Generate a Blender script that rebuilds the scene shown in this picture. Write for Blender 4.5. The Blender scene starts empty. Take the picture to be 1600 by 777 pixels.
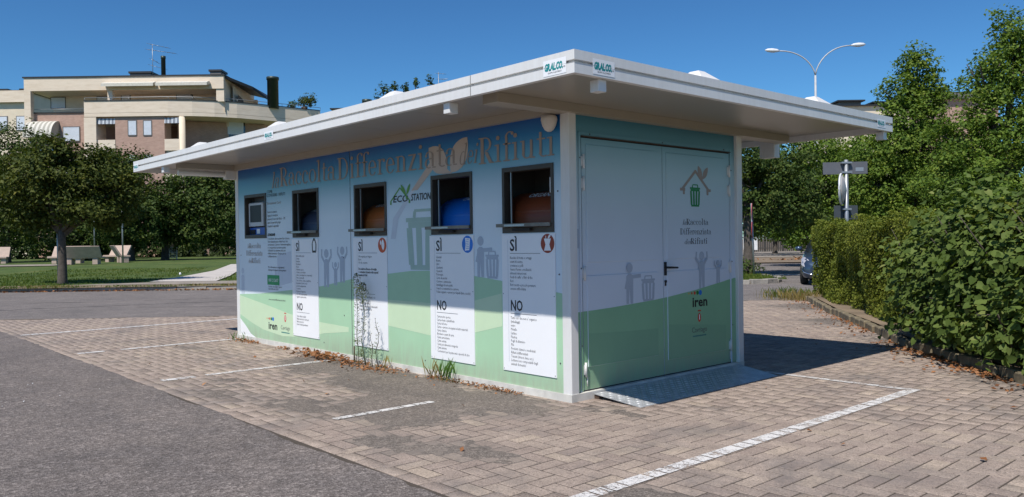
import bpy, math, random
import numpy as np
from mathutils import Vector, Matrix, Euler
random.seed(7)
rng = np.random.default_rng(7)
PI = math.pi
scene = bpy.context.scene
col = scene.collection

# ------------------------------------------------------------------ camera, sky, sun, exposure
CAM = Vector((4.97651, -5.17527, 1.45352))
YAW, PITCH, ROLL, FOC = 0.83735, -0.00885, -0.01393, 1262.79
def cam_axes():
    cy, sy = math.cos(YAW), math.sin(YAW)
    f = Vector((-sy, cy, 0)); r = Vector((cy, sy, 0)); u = Vector((0, 0, 1))
    f2 = f * math.cos(PITCH) + u * math.sin(PITCH); u2 = u * math.cos(PITCH) - f * math.sin(PITCH)
    return r * math.cos(ROLL) + u2 * math.sin(ROLL), u2 * math.cos(ROLL) - r * math.sin(ROLL), f2
CR, CU, CF = cam_axes()
cd = bpy.data.cameras.new('camera'); cam = bpy.data.objects.new('camera', cd); col.objects.link(cam)
m = Matrix.Identity(4)
for i in range(3):
    m[i][0] = CR[i]; m[i][1] = CU[i]; m[i][2] = -CF[i]; m[i][3] = CAM[i]
cam.matrix_world = m
cd.sensor_width = 36; cd.lens = 36 * FOC / 1600; cd.clip_end = 3000; cd.clip_start = 0.05
scene.camera = cam

SUNV = Vector((0.22, -0.626, 1.0)).normalized()
EL = math.asin(SUNV.z); ROT = math.atan2(SUNV.x, SUNV.y)
sl = bpy.data.lights.new('sun', 'SUN'); sl.energy = 5.0; sl.angle = math.radians(0.53); sl.color = (1.0, 0.95, 0.88)
so = bpy.data.objects.new('sun', sl); col.objects.link(so)
so.rotation_euler = (-SUNV).to_track_quat('-Z', 'Y').to_euler(); so.location = (0, 0, 30)
w = bpy.data.worlds.new('World'); scene.world = w; w.use_nodes = True
nt = w.node_tree; bg = nt.nodes['Background']
sky = nt.nodes.new('ShaderNodeTexSky'); sky.sky_type = 'NISHITA'; sky.sun_disc = False
sky.sun_elevation = EL; sky.sun_rotation = ROT; sky.air_density = 1.0; sky.dust_density = 0.25; sky.ozone_density = 5.0; sky.altitude = 400
gmn = nt.nodes.new('ShaderNodeGamma'); gmn.inputs[1].default_value = 1.3; nt.links.new(sky.outputs[0], gmn.inputs[0])
tn = nt.nodes.new('ShaderNodeMix'); tn.data_type = 'RGBA'; tn.blend_type = 'MULTIPLY'; tn.inputs[0].default_value = 1.0
tn.inputs[7].default_value = (.50, .79, .885, 1); nt.links.new(gmn.outputs[0], tn.inputs[6])
nt.links.new(tn.outputs[2], bg.inputs[0]); bg.inputs[1].default_value = 0.075
scene.view_settings.view_transform = 'Standard'; scene.view_settings.look = 'None'
scene.view_settings.exposure = 0.0; scene.view_settings.gamma = 1.0

# ------------------------------------------------------------------ helpers
F2 = Vector((-math.sin(YAW), math.cos(YAW), 0)); R2 = Vector((math.cos(YAW), math.sin(YAW), 0))
def W(X, D, z=0.0):
    """lateral X, depth D measured along the street axes -> world"""
    v = CAM + R2 * X + F2 * D
    return Vector((v.x, v.y, z))
def XZ(px, py, D):
    """lateral position and height of a sight line at depth D"""
    d = CF + CR * ((px - 800) / FOC) - CU * ((py - 388.5) / FOC)
    t = D / d.dot(F2)
    P = CAM + d * t
    return (P - CAM).dot(R2), P.z
def GP(px, py, z=0.0):
    d = CF + CR * ((px - 800) / FOC) - CU * ((py - 388.5) / FOC)
    t = (z - CAM.z) / d.z
    return CAM + d * t

class MB:
    def __init__(s): s.v = []; s.f = []; s.sm = []
    def quad(s, *p, smooth=False):
        n = len(s.v); s.v += [tuple(q) for q in p]; s.f.append(tuple(range(n, n + len(p)))); s.sm.append(smooth)
    def box(s, x0, x1, y0, y1, z0, z1):
        if x0 > x1: x0, x1 = x1, x0
        if y0 > y1: y0, y1 = y1, y0
        if z0 > z1: z0, z1 = z1, z0
        n = len(s.v)
        s.v += [(x0,y0,z0),(x1,y0,z0),(x1,y1,z0),(x0,y1,z0),(x0,y0,z1),(x1,y0,z1),(x1,y1,z1),(x0,y1,z1)]
        for f in ((0,3,2,1),(4,5,6,7),(0,1,5,4),(1,2,6,5),(2,3,7,6),(3,0,4,7)):
            s.f.append(tuple(n + i for i in f)); s.sm.append(False)
        return s
    def bbox(s, x0, x1, y0, y1, z0, z1, b=0.004):
        """box with chamfered edges (top and vertical)"""
        n = len(s.v)
        def ring(i, z): 
            return [(x0+b+i*-b if False else (x0 + (b if i else 0)), 0, 0)]
        lv = [(0, z0), (0, z1 - b), (b, z1)]
        for ins, z in lv:
            a0, a1, c0, c1 = x0 + ins, x1 - ins, y0 + ins, y1 - ins
            s.v += [(a0+b,c0,z),(a1-b,c0,z),(a1,c0+b,z),(a1,c1-b,z),(a1-b,c1,z),(a0+b,c1,z),(a0,c1-b,z),(a0,c0+b,z)]
        for l in range(2):
            for i in range(8):
                j = (i + 1) % 8
                s.f.append((n+l*8+i, n+l*8+j, n+(l+1)*8+j, n+(l+1)*8+i)); s.sm.append(False)
        s.f.append(tuple(n+16+i for i in range(8))); s.sm.append(False)
        s.f.append(tuple(n+7-i for i in range(8))); s.sm.append(False)
        return s
    def tube(s, pts, rad, seg=8, cap=True, smooth=True):
        pts = [Vector(p) for p in pts]; rr = rad if isinstance(rad, (list, tuple)) else [rad] * len(pts)
        n = len(s.v); N = len(pts)
        for i, p in enumerate(pts):
            t = (pts[min(i+1, N-1)] - pts[max(i-1, 0)]).normalized()
            a = t.cross(Vector((0, 0, 1)))
            if a.length < 0.1: a = t.cross(Vector((0, 1, 0)))
            a.normalize(); b = a.cross(t).normalized()
            for k in range(seg):
                an = 2 * PI * k / seg
                s.v.append(tuple(p + a * (math.cos(an) * rr[i]) + b * (math.sin(an) * rr[i])))
        for i in range(N - 1):
            for k in range(seg):
                k2 = (k + 1) % seg
                s.f.append((n+i*seg+k, n+i*seg+k2, n+(i+1)*seg+k2, n+(i+1)*seg+k)); s.sm.append(smooth)
        if cap:
            s.f.append(tuple(n+k for k in reversed(range(seg)))); s.sm.append(False)
            s.f.append(tuple(n+(N-1)*seg+k for k in range(seg))); s.sm.append(False)
        return s
    def lathe(s, prof, c=(0,0,0), seg=16, smooth=True):
        n = len(s.v)
        for r, z in prof:
            for k in range(seg):
                a = 2*PI*k/seg; s.v.append((c[0]+r*math.cos(a), c[1]+r*math.sin(a), c[2]+z))
        for i in range(len(prof)-1):
            for k in range(seg):
                k2=(k+1)%seg; s.f.append((n+i*seg+k, n+i*seg+k2, n+(i+1)*seg+k2, n+(i+1)*seg+k)); s.sm.append(smooth)
        s.f.append(tuple(n+k for k in reversed(range(seg)))); s.sm.append(False)
        s.f.append(tuple(n+(len(prof)-1)*seg+k for k in range(seg))); s.sm.append(False)
        return s
    def prism(s, poly, h0, h1, fn):
        """2d polygon extruded; fn(a,b,h) -> xyz"""
        n = len(s.v); k = len(poly)
        s.v += [tuple(fn(a, b, h0)) for a, b in poly] + [tuple(fn(a, b, h1)) for a, b in poly]
        s.f.append(tuple(range(n, n+k))[::-1]); s.f.append(tuple(range(n+k, n+2*k))); s.sm += [False, False]
        for i in range(k):
            j=(i+1)%k; s.f.append((n+i, n+j, n+k+j, n+k+i)); s.sm.append(False)
        return s
    def build(s, name, mat, parent=None, label=None, kind=None, fix=False):
        me = bpy.data.meshes.new(name); me.from_pydata(s.v, [], s.f); me.update()
        for p, q in zip(me.polygons, s.sm): p.use_smooth = q
        if fix:
            import bmesh
            bm = bmesh.new(); bm.from_mesh(me); bmesh.ops.recalc_face_normals(bm, faces=bm.faces); bm.to_mesh(me); bm.free()
        return link(name, me, mat, parent, label, kind)

def link(name, me, mat, parent=None, label=None, kind=None):
    o = bpy.data.objects.new(name, me); col.objects.link(o)
    if mat is not None and len(me.materials) == 0: me.materials.append(mat)
    if parent is not None: o.parent = parent
    if label: o['label'] = label
    if kind: o['kind'] = kind
    return o
def tag(o, label=None, cat=None, group=None, kind=None):
    if label: o['label'] = label
    if cat: o['category'] = cat
    if group: o['group'] = group
    if kind: o['kind'] = kind
    return o
def empty(name, loc=(0,0,0), rz=0, label=None, cat=None, group=None):
    o = bpy.data.objects.new(name, None); col.objects.link(o); o.location = loc; o.rotation_euler = (0, 0, rz)
    o.empty_display_size = 0.2
    return tag(o, label, cat, group)
def kids(o): return [c for c in list(bpy.data.objects) if c.parent == o]
def copy_tree(o, parent=None):
    c = o.copy(); col.objects.link(c)
    if parent is not None: c.parent = parent
    for ch in kids(o): copy_tree(ch, c)
    return c
def fast_mesh(name, V, Fc):
    V = np.asarray(V, dtype=np.float32).reshape(-1, 3); Fc = np.asarray(Fc, dtype=np.int32)
    k = Fc.shape[1]; nf = len(Fc)
    me = bpy.data.meshes.new(name)
    me.vertices.add(len(V)); me.vertices.foreach_set('co', V.ravel())
    me.loops.add(nf * k); me.loops.foreach_set('vertex_index', Fc.ravel())
    me.polygons.add(nf); me.polygons.foreach_set('loop_start', np.arange(0, nf * k, k, dtype=np.int32))
    me.polygons.foreach_set('loop_total', np.full(nf, k, dtype=np.int32))
    me.update(calc_edges=True)
    return me

# ---- value noise for geometry
def vnoise(x, y, seed=0):
    x = np.asarray(x, float); y = np.asarray(y, float)
    xi = np.floor(x).astype(np.int64); yi = np.floor(y).astype(np.int64); fx = x - xi; fy = y - yi
    fx = fx*fx*(3-2*fx); fy = fy*fy*(3-2*fy)
    def h(a, b):
        n = (a * 374761393 + b * 668265263 + seed * 144269) & 0xffffffff
        n = ((n ^ (n >> 13)) * 1274126177) & 0xffffffff
        return ((n ^ (n >> 16)) & 0xffff) / 65535.0
    return (h(xi,yi)*(1-fx)+h(xi+1,yi)*fx)*(1-fy) + (h(xi,yi+1)*(1-fx)+h(xi+1,yi+1)*fx)*fy
def fbm(x, y, seed=0, o=4):
    s = 0; a = .5
    for i in range(o): s = s + a * vnoise(x * 2**i, y * 2**i, seed + i); a *= .5
    return s / (1 - .5**o)

# ------------------------------------------------------------------ materials
def newmat(name):
    m = bpy.data.materials.new(name); m.use_nodes = True
    t = m.node_tree; return m, t, t.nodes['Principled BSDF']
def N(t, kind, **kw):
    n = t.nodes.new(kind)
    for k, v in kw.items(): setattr(n, k, v)
    return n
def ramp(t, stops, fac=None):
    r = t.nodes.new('ShaderNodeValToRGB'); e = r.color_ramp.elements
    while len(e) > 1: e.remove(e[-1])
    e[0].position = stops[0][0]; e[0].color = (*stops[0][1], 1)
    for p, c in stops[1:]:
        x = e.new(p); x.color = (*c, 1)
    if fac is not None: t.links.new(fac, r.inputs[0])
    return r
def mixc(t, fac, a, b, mode='MIX'):
    n = N(t, 'ShaderNodeMix', data_type='RGBA', blend_type=mode)
    for s, v in ((n.inputs[0], fac), (n.inputs[6], a), (n.inputs[7], b)):
        if hasattr(v, 'is_linked'): t.links.new(v, s)
        elif isinstance(v, tuple): s.default_value = (*v, 1)
        else: s.default_value = v
    return n.outputs[2]
def noise(t, scale, detail=4, rough=.6, vec=None, dist=0):
    n = N(t, 'ShaderNodeTexNoise'); n.inputs['Scale'].default_value = scale; n.inputs['Detail'].default_value = detail
    n.inputs['Roughness'].default_value = rough; n.inputs['Distortion'].default_value = dist
    if vec is not None: t.links.new(vec, n.inputs['Vector'])
    return n
def bump(t, b, h, strength=.3, dist=.01):
    n = N(t, 'ShaderNodeBump'); n.inputs['Strength'].default_value = strength; n.inputs['Distance'].default_value = dist
    t.links.new(h, n.inputs['Height']); t.links.new(n.outputs[0], b.inputs['Normal'])
def mat(name, c, rough=.6, metal=0.0, var=.12, scale=6, bmp=0.0, bscale=60, spec=None, coat=0):
    m, t, b = newmat(name)
    tc = N(t, 'ShaderNodeTexCoord'); n = noise(t, scale, 5, .6, tc.outputs['Object'])
    lo = tuple(max(0, x*(1-var)) for x in c); hi = tuple(min(1, x*(1+var)) for x in c)
    r = ramp(t, [(.3, lo), (.7, hi)], n.outputs[0]); t.links.new(r.outputs[0], b.inputs['Base Color'])
    b.inputs['Roughness'].default_value = rough; b.inputs['Metallic'].default_value = metal
    if spec is not None: b.inputs['Specular IOR Level'].default_value = spec
    if coat: b.inputs['Coat Weight'].default_value = coat; b.inputs['Coat Roughness'].default_value = .05
    if bmp:
        n2 = noise(t, bscale, 3, .6, tc.outputs['Object']); bump(t, b, n2.outputs[0], bmp, .01)
    return m

M = {}
def mat_asphalt(name, base, light, scl=1.0, dirt=(.20,.175,.155), bs=.6):
    m, t, b = newmat(name)
    g = N(t, 'ShaderNodeNewGeometry'); P = g.outputs['Position']
    big = noise(t, .35, 5, .6, P); mid = noise(t, 2.3, 5, .65, P, .3)
    vo = N(t, 'ShaderNodeTexVoronoi'); vo.inputs['Scale'].default_value = 95*scl; t.links.new(P, vo.inputs['Vector'])
    vo2 = N(t, 'ShaderNodeTexVoronoi'); vo2.inputs['Scale'].default_value = 38*scl; t.links.new(P, vo2.inputs['Vector'])
    bw = N(t, 'ShaderNodeRGBToBW'); t.links.new(vo.outputs['Color'], bw.inputs[0])
    bw2 = N(t, 'ShaderNodeRGBToBW'); t.links.new(vo2.outputs['Color'], bw2.inputs[0])
    c0 = ramp(t, [(.15, tuple(x*.5 for x in base)), (.5, base), (.8, light), (.97, tuple(min(1,x*1.7) for x in light))], bw.outputs[0]).outputs[0]
    c1 = ramp(t, [(.2, tuple(x*.6 for x in base)), (.6, base), (.95, tuple(min(1,x*1.5) for x in light))], bw2.outputs[0]).outputs[0]
    c = mixc(t, .4, c0, c1)
    mm = ramp(t, [(.35, (.86,.86,.87)), (.68, (1.12,1.10,1.08))], mid.outputs[0]).outputs[0]
    c = mixc(t, 1.0, c, mm, 'MULTIPLY')
    mb = ramp(t, [(.35, (.88,.88,.88)), (.68, (1.1,1.09,1.08))], big.outputs[0]).outputs[0]
    c = mixc(t, 1.0, c, mb, 'MULTIPLY')
    fd = ramp(t, [(.56, (0,0,0)), (.78, (.28,.28,.28))], noise(t, .9, 6, .7, P, .6).outputs[0]).outputs[0]
    c = mixc(t, fd, c, dirt)
    t.links.new(c, b.inputs['Base Color']); b.inputs['Roughness'].default_value = .9; b.inputs['Specular IOR Level'].default_value = .25
    h = N(t, 'ShaderNodeMath', operation='ADD'); t.links.new(vo.outputs['Distance'], h.inputs[0]); t.links.new(vo2.outputs['Distance'], h.inputs[1])
    bump(t, b, h.outputs[0], bs, .012)
    if name == 'paving_grit':
        sz_ = N(t, 'ShaderNodeSeparateXYZ'); t.links.new(P, sz_.inputs[0]); mr = N(t, 'ShaderNodeMapRange'); mr.inputs[1].default_value = .0120; mr.inputs[2].default_value = .0137; t.links.new(sz_.outputs[2], mr.inputs[0])
        t.links.new(mixc(t, mr.outputs[0], (.085,.070,.057), c), b.inputs['Base Color'])
    return m
M['asphalt'] = mat_asphalt('coarse_asphalt', (.165,.143,.132), (.285,.252,.235), 1.05)
M['road'] = mat_asphalt('worn_road', (.175,.157,.148), (.255,.232,.22), 1.6, (.23,.205,.19), .25)
M['grit'] = mat_asphalt('paving_grit', (.165,.142,.124), (.27,.235,.205), 1.5, (.24,.20,.165), .4)

def mat_brick():
    m, t, b = newmat('concrete_paver')
    g = N(t, 'ShaderNodeNewGeometry'); P = g.outputs['Position']; oi = N(t, 'ShaderNodeObjectInfo')
    a = N(t, 'ShaderNodeMath', operation='ADD'); t.links.new(g.outputs['Random Per Island'], a.inputs[0]); t.links.new(oi.outputs['Random'], a.inputs[1])
    fr = N(t, 'ShaderNodeMath', operation='FRACT'); t.links.new(a.outputs[0], fr.inputs[0])
    base = ramp(t, [(0, (.315,.25,.212)), (.35, (.345,.277,.232)), (.8, (.37,.298,.248)), (1, (.42,.34,.27))], fr.outputs[0]).outputs[0]
    vo = N(t, 'ShaderNodeTexVoronoi'); vo.inputs['Scale'].default_value = 150; t.links.new(P, vo.inputs['Vector'])
    bw = N(t, 'ShaderNodeRGBToBW'); t.links.new(vo.outputs['Color'], bw.inputs[0])
    sp = ramp(t, [(.06, (.42,.42,.44)), (.3, (.88,.88,.88)), (.75, (1.1,1.1,1.1)), (.95, (1.4,1.38,1.34))], bw.outputs[0]).outputs[0]
    c = mixc(t, 1.0, base, sp, 'MULTIPLY')
    st = noise(t, 1.1, 6, .7, P, .5)
    sr = ramp(t, [(.5, (0,0,0)), (.7, (.75,.75,.75))], st.outputs[0]).outputs[0]
    c = mixc(t, sr, c, (.175,.155,.145))
    s2 = ramp(t, [(.3, (.82,.82,.82)), (.7, (1.12,1.12,1.12))], noise(t, 5, 5, .7, P).outputs[0]).outputs[0]
    c = mixc(t, 1.0, c, s2, 'MULTIPLY')
    at = N(t, 'ShaderNodeAttribute'); at.attribute_name = 'dust'; cs = N(t, 'ShaderNodeSeparateColor'); t.links.new(oi.outputs['Color'], cs.inputs[0])
    ad = N(t, 'ShaderNodeMath', operation='ADD'); t.links.new(at.outputs['Fac'], ad.inputs[0]); t.links.new(cs.outputs[0], ad.inputs[1])
    dn = noise(t, 26, 4, .7, P); dm = N(t, 'ShaderNodeMath', operation='MULTIPLY_ADD'); t.links.new(dn.outputs[0], dm.inputs[0]); dm.inputs[1].default_value = 1.1; dm.inputs[2].default_value = -.55
    da = N(t, 'ShaderNodeMath', operation='ADD', use_clamp=True); t.links.new(ad.outputs[0], da.inputs[0]); t.links.new(dm.outputs[0], da.inputs[1])
    gt_ = N(t, 'ShaderNodeMath', operation='MULTIPLY', use_clamp=True); t.links.new(da.outputs[0], gt_.inputs[0]); t.links.new(ramp(t, [(.02,(0,0,0)),(.12,(1,1,1))], ad.outputs[0]).outputs[0], gt_.inputs[1])
    c = mixc(t, gt_.outputs[0], c, (.185,.16,.14))
    t.links.new(c, b.inputs['Base Color']); b.inputs['Roughness'].default_value = .88; b.inputs['Specular IOR Level'].default_value = .25
    bump(t, b, vo.outputs['Distance'], .45, .006)
    return m
M['brick'] = mat_brick()
def mat_line():
    m, t, b = newmat('worn_white_paint')
    g = N(t, 'ShaderNodeNewGeometry'); P = g.outputs['Position']
    n1 = noise(t, 9, 6, .75, P); n2 = noise(t, 70, 4, .8, P)
    a = N(t, 'ShaderNodeMath', operation='MULTIPLY_ADD'); t.links.new(n1.outputs[0], a.inputs[0]); a.inputs[1].default_value = .9; t.links.new(n2.outputs[0], a.inputs[2])
    r = ramp(t, [(.80, (0,0,0)), (.95, (1,1,1))], a.outputs[0])
    tr = N(t, 'ShaderNodeBsdfTransparent'); mx = N(t, 'ShaderNodeMixShader')
    t.links.new(r.outputs[0], mx.inputs[0]); t.links.new(tr.outputs[0], mx.inputs[1]); t.links.new(b.outputs[0], mx.inputs[2])
    t.links.new(mx.outputs[0], t.nodes['Material Output'].inputs[0])
    b.inputs['Base Color'].default_value = (.66,.64,.62,1); b.inputs['Roughness'].default_value = .75
    bump(t, b, n2.outputs[0], .3, .004)
    return m
M['line'] = mat_line()

def mat_steel(name, c, rough):
    m, t, b = newmat(name); tc = N(t, 'ShaderNodeTexCoord'); mp = N(t, 'ShaderNodeMapping'); mp.inputs['Scale'].default_value = (7,7,.5); t.links.new(tc.outputs['Object'], mp.inputs[0])
    st = ramp(t, [(.35, (1,1,1)), (.72, (.80,.78,.74))], noise(t, 3, 6, .7, mp.outputs[0]).outputs[0]).outputs[0]
    bl = ramp(t, [(.3, tuple(x*.96 for x in c)), (.7, tuple(min(1,x*1.03) for x in c))], noise(t, 2, 4, .6, tc.outputs['Object']).outputs[0]).outputs[0]
    t.links.new(mixc(t, .4, bl, mixc(t, 1.0, bl, st, 'MULTIPLY')), b.inputs['Base Color']); b.inputs['Roughness'].default_value = rough
    bump(t, b, noise(t, 1.6, 2, .5, tc.outputs['Object']).outputs[0], .15, .02)
    return m
M['white_metal'] = mat_steel('off_white_coated_steel', (.76,.75,.73), .4)
M['beam'] = mat('shaded_beam_steel', (.40,.36,.29), .45, 0, .03, 3)  # darker copy of the coated steel; shade under the roof is in its colour
M['ceiling'] = mat('ceiling_sheet', (.36,.33,.28), .3, 0, .03, 2)  # sheet colour darkened and browned to hold the shade of the overhang
M['trim'] = mat('pale_skirt', (.64,.62,.57), .5, 0, .2, 5)
M['stain'] = mat('black_rubber', (.02,.02,.02), .8)
M['bronze'] = mat('dark_bronze_frame', (.06,.053,.044), .5, .15, .15, 12)
M['alu'] = mat('worn_aluminium', (.45,.46,.47), .38, .9, .1, 12, .05)
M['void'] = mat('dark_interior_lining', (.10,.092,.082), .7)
M['shelf'] = mat('brown_steel_shelf', (.20,.18,.155), .45, .5, .2, 9)
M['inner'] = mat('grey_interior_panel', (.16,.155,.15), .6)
M['board'] = mat('white_board_laminate', (.87,.87,.88), .35, 0, .015, 3)
M['ink'] = mat('black_ink', (.015,.015,.018), .5)
M['inkgrey'] = mat('grey_ink', (.09,.09,.10), .5)
M['taupe'] = mat('taupe_print', (.33,.25,.205), .5, 0, .04)
M['taupe_soft'] = mat('soft_taupe_print', (.54,.43,.36), .5, 0, .04)
M['silh'] = mat('grey_silhouette_print', (.42,.48,.56), .45, 0, .03)
M['silh2'] = mat('pale_silhouette_print', (.56,.62,.70), .45, 0, .03)
M['binprint'] = mat('sage_bin_print', (.36,.50,.44), .45, 0, .03)
def mat_print(name, c, rough=.4):
    m, t, b = newmat(name); tc = N(t, 'ShaderNodeTexCoord'); sp = N(t, 'ShaderNodeSeparateXYZ'); t.links.new(tc.outputs['Object'], sp.inputs[0])
    mp = N(t, 'ShaderNodeMapping'); mp.inputs['Scale'].default_value = (3,3,.5); t.links.new(tc.outputs['Object'], mp.inputs[0])
    n = noise(t, 5, 6, .7, mp.outputs[0]); mr = N(t, 'ShaderNodeMapRange'); mr.inputs[1].default_value = .5; mr.inputs[2].default_value = .08; t.links.new(sp.outputs[2], mr.inputs[0])
    mu = N(t, 'ShaderNodeMath', operation='MULTIPLY'); t.links.new(n.outputs[0], mu.inputs[0]); t.links.new(mr.outputs[0], mu.inputs[1])
    f = ramp(t, [(.15, (0,0,0)), (.7, (.6,.6,.6))], mu.outputs[0]).outputs[0]
    fade = ramp(t, [(.35, tuple(x*.95 for x in c)), (.7, tuple(min(1,x*1.04) for x in c))], noise(t, 1.5, 5, .6, tc.outputs['Object']).outputs[0]).outputs[0]
    t.links.new(mixc(t, f, fade, (.36,.31,.25)), b.inputs['Base Color']); b.inputs['Roughness'].default_value = rough
    bump(t, b, noise(t, 2.2, 2, .5, tc.outputs['Object']).outputs[0], .12, .02)
    return m
M['hill'] = mat_print('green_hill_print', (.40,.63,.41))
M['hill2'] = mat('pale_hill_print', (.57,.72,.49), .4, 0, .02)
M['hillD'] = mat_print('door_hill_print', (.26,.50,.30), .35)
M['hillD2'] = mat('door_low_hill_print', (.22,.44,.27), .35, 0, .02)
M['eco'] = mat('logo_green_print', (.10,.30,.05), .5)
M['bingreen'] = mat('logo_bin_green', (.01,.20,.03), .45)
M['orange'] = mat('orange_print', (.55,.08,.02), .45)
M['redbrown'] = mat('organic_brown_red', (.30,.04,.015), .45)
M['bluep'] = mat('paper_blue_print', (.01,.17,.62), .45)
M['red'] = mat('crest_red', (.6,.05,.03), .5)
M['teal'] = mat('sticker_teal', (.01,.26,.26), .5)
M['tealdark'] = mat('teal_underline', (.05,.22,.20), .5)
M['yellow'] = mat('dot_amber', (.75,.35,.02), .5)
M['green_lbl'] = mat('green_label_print', (.02,.30,.10), .5)
M['bin_blue'] = mat('blue_plastic', (.01,.16,.60), .42, 0, .06)
M['bin_brown'] = mat('brown_plastic', (.26,.055,.018), .45, 0, .06)
M['bin_orange'] = mat('orange_brown_plastic', (.50,.13,.03), .45, 0, .06)
M['bin_grey'] = mat('slate_plastic', (.06,.075,.12), .45, 0, .06)
M['screen_frame'] = mat('terminal_grey', (.50,.52,.54), .4)
M['screen'] = mat('switched_off_screen', (.012,.014,.014), .5)
M['term_blue'] = mat('terminal_blue', (.02,.10,.42), .4)
M['sensor'] = mat('pale_sensor_cover', (.62,.56,.50), .5)
M['pole_grey'] = mat('galvanised_pole', (.36,.38,.40), .45, .6, .08, 5)
M['lamp_grey'] = mat('weathered_lamp_paint', (.45,.46,.47), .45)
M['white_lamp'] = mat('white_lamp_housing', (.72,.73,.74), .35)
M['dark_roof'] = mat('dark_roof_metal', (.035,.034,.034), .5, .2)
M['flue'] = mat('dark_green_flue', (.035,.05,.04), .45, .3)
M['shutter'] = mat('white_roller_shutter', (.66,.70,.76), .5, 0, .04)
M['cream_round'] = mat('cream_plaster', (.74,.63,.48), .85, 0, .06, 1.2)
M['pink_stone'] = mat('pink_cast_stone', (.46,.35,.285), .8, 0, .12, 4, .1, 40)
M['kerb'] = mat('concrete_kerb', (.30,.275,.24), .85, 0, .25, 6, .3, 50)
M['kerb_moss'] = mat('mossy_kerb', (.17,.14,.09), .9, 0, .45, 7, .4, 50)
M['path'] = mat('pale_path_paving', (.50,.46,.42), .85, 0, .12, 2, .1)
M['sidewalk'] = mat('grey_sidewalk', (.27,.235,.195), .9, 0, .3, 1.6, .2)
M['earth'] = mat('dry_earth', (.20,.15,.10), .95, 0, .35, 1.2, .3, 20)
M['bark'] = mat('grey_bark', (.085,.07,.058), .95, 0, .35, 9, .8, 25)
M['darkfence'] = mat('dark_fence_boards', (.05,.045,.04), .8)
M['whitepaint'] = mat('white_gloss_paint', (.75,.76,.78), .4)
M['sign_back'] = mat('grey_sign_back', (.115,.12,.135), .6, .1, .08)
M['sign_dark'] = mat('dark_sign_back', (.05,.06,.07), .6)
M['mirror_back'] = mat('mirror_shell', (.42,.40,.38), .4, .1, .12, 5)
M['signred'] = mat('sign_red', (.45,.03,.03), .45)
M['gutter'] = mat('grey_gutter', (.15,.14,.13), .6)
M['rust'] = mat('rust_brown', (.08,.05,.035), .8)

def mat_vgrad(name, stops, zlo=0., zhi=2.6, rough=.35):
    m, t, b = newmat(name)
    tc = N(t, 'ShaderNodeTexCoord'); s = N(t, 'ShaderNodeSeparateXYZ'); t.links.new(tc.outputs['Object'], s.inputs[0])
    mr = N(t, 'ShaderNodeMapRange'); mr.inputs[1].default_value = zlo; mr.inputs[2].default_value = zhi
    t.links.new(s.outputs[2], mr.inputs[0])
    r = ramp(t, [((z - zlo) / (zhi - zlo), c) for z, c in stops], mr.outputs[0])
    n = noise(t, 1.3, 3, .5, tc.outputs['Object']); rr = ramp(t, [(.3, (.97,.97,.97)), (.7, (1.02,1.02,1.02))], n.outputs[0])
    c = mixc(t, 1.0, r.outputs[0], rr.outputs[0], 'MULTIPLY')
    t.links.new(c, b.inputs['Base Color']); b.inputs['Roughness'].default_value = rough
    return m
M['wallprint'] = mat_vgrad('wall_sky_print', [(0, (.73,.81,.86)), (1.2, (.71,.79,.85)), (1.8, (.64,.74,.81)), (2.02, (.44,.60,.70)), (2.25, (.12,.35,.48)), (2.45, (.010,.17,.41)), (2.6, (.003,.09,.35))])
M['doorprint'] = mat_vgrad('door_sky_print', [(0, (.70,.77,.84)), (1.2, (.66,.73,.82)), (1.7, (.56,.63,.68)), (2.1, (.42,.55,.58)), (2.3, (.27,.44,.50)), (2.45, (.10,.27,.34)), (2.6, (.04,.19,.28))])

def mat_plate():
    m, t, b = newmat('chequer_plate_aluminium')
    tc = N(t, 'ShaderNodeTexCoord'); n = noise(t, 10, 4, .6, tc.outputs['Object'])
    r = ramp(t, [(.3, (.36,.37,.38)), (.7, (.56,.57,.58))], n.outputs[0]); t.links.new(r.outputs[0], b.inputs['Base Color'])
    b.inputs['Metallic'].default_value = .25; b.inputs['Roughness'].default_value = .42
    return m
M['plate'] = mat_plate()
def mat_leaf(name, stops, trans=.27, rough=.5, spec=.35):
    m, t, b = newmat(name)
    g = N(t, 'ShaderNodeNewGeometry')
    n = noise(t, 1.1, 4, .65, g.outputs['Position'])
    a = N(t, 'ShaderNodeMath', operation='MULTIPLY_ADD'); t.links.new(g.outputs['Random Per Island'], a.inputs[0]); a.inputs[1].default_value = .55
    sub = N(t, 'ShaderNodeMath', operation='SUBTRACT'); t.links.new(n.outputs[0], sub.inputs[0]); sub.inputs[1].default_value = .27
    t.links.new(sub.outputs[0], a.inputs[2])
    c = ramp(t, stops, a.outputs[0]).outputs[0]
    t.links.new(c, b.inputs['Base Color']); b.inputs['Roughness'].default_value = .62; b.inputs['Specular IOR Level'].default_value = .18
    tr = N(t, 'ShaderNodeBsdfTranslucent'); tcx = mixc(t, 1.0, c, (1.5,1.6,.6), 'MULTIPLY'); t.links.new(tcx, tr.inputs[0])
    mx = N(t, 'ShaderNodeMixShader'); mx.inputs[0].default_value = trans
    t.links.new(b.outputs[0], mx.inputs[1]); t.links.new(tr.outputs[0], mx.inputs[2]); t.links.new(mx.outputs[0], t.nodes['Material Output'].inputs[0])
    return m
M['leaf_linden'] = mat_leaf('linden_leaves', [(0, (0.034,0.070,0.012)), (.35, (0.085,0.147,0.022)), (.7, (0.155,0.225,0.034)), (.93, (0.264,0.295,0.054)), (1, (0.465,0.449,0.139))])
M['leaf_dark'] = mat_leaf('dark_tree_leaves', [(0, (0.022,0.041,0.011)), (.5, (0.047,0.081,0.016)), (.85, (0.095,0.121,0.024)), (1, (0.189,0.162,0.041))], .15)
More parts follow.
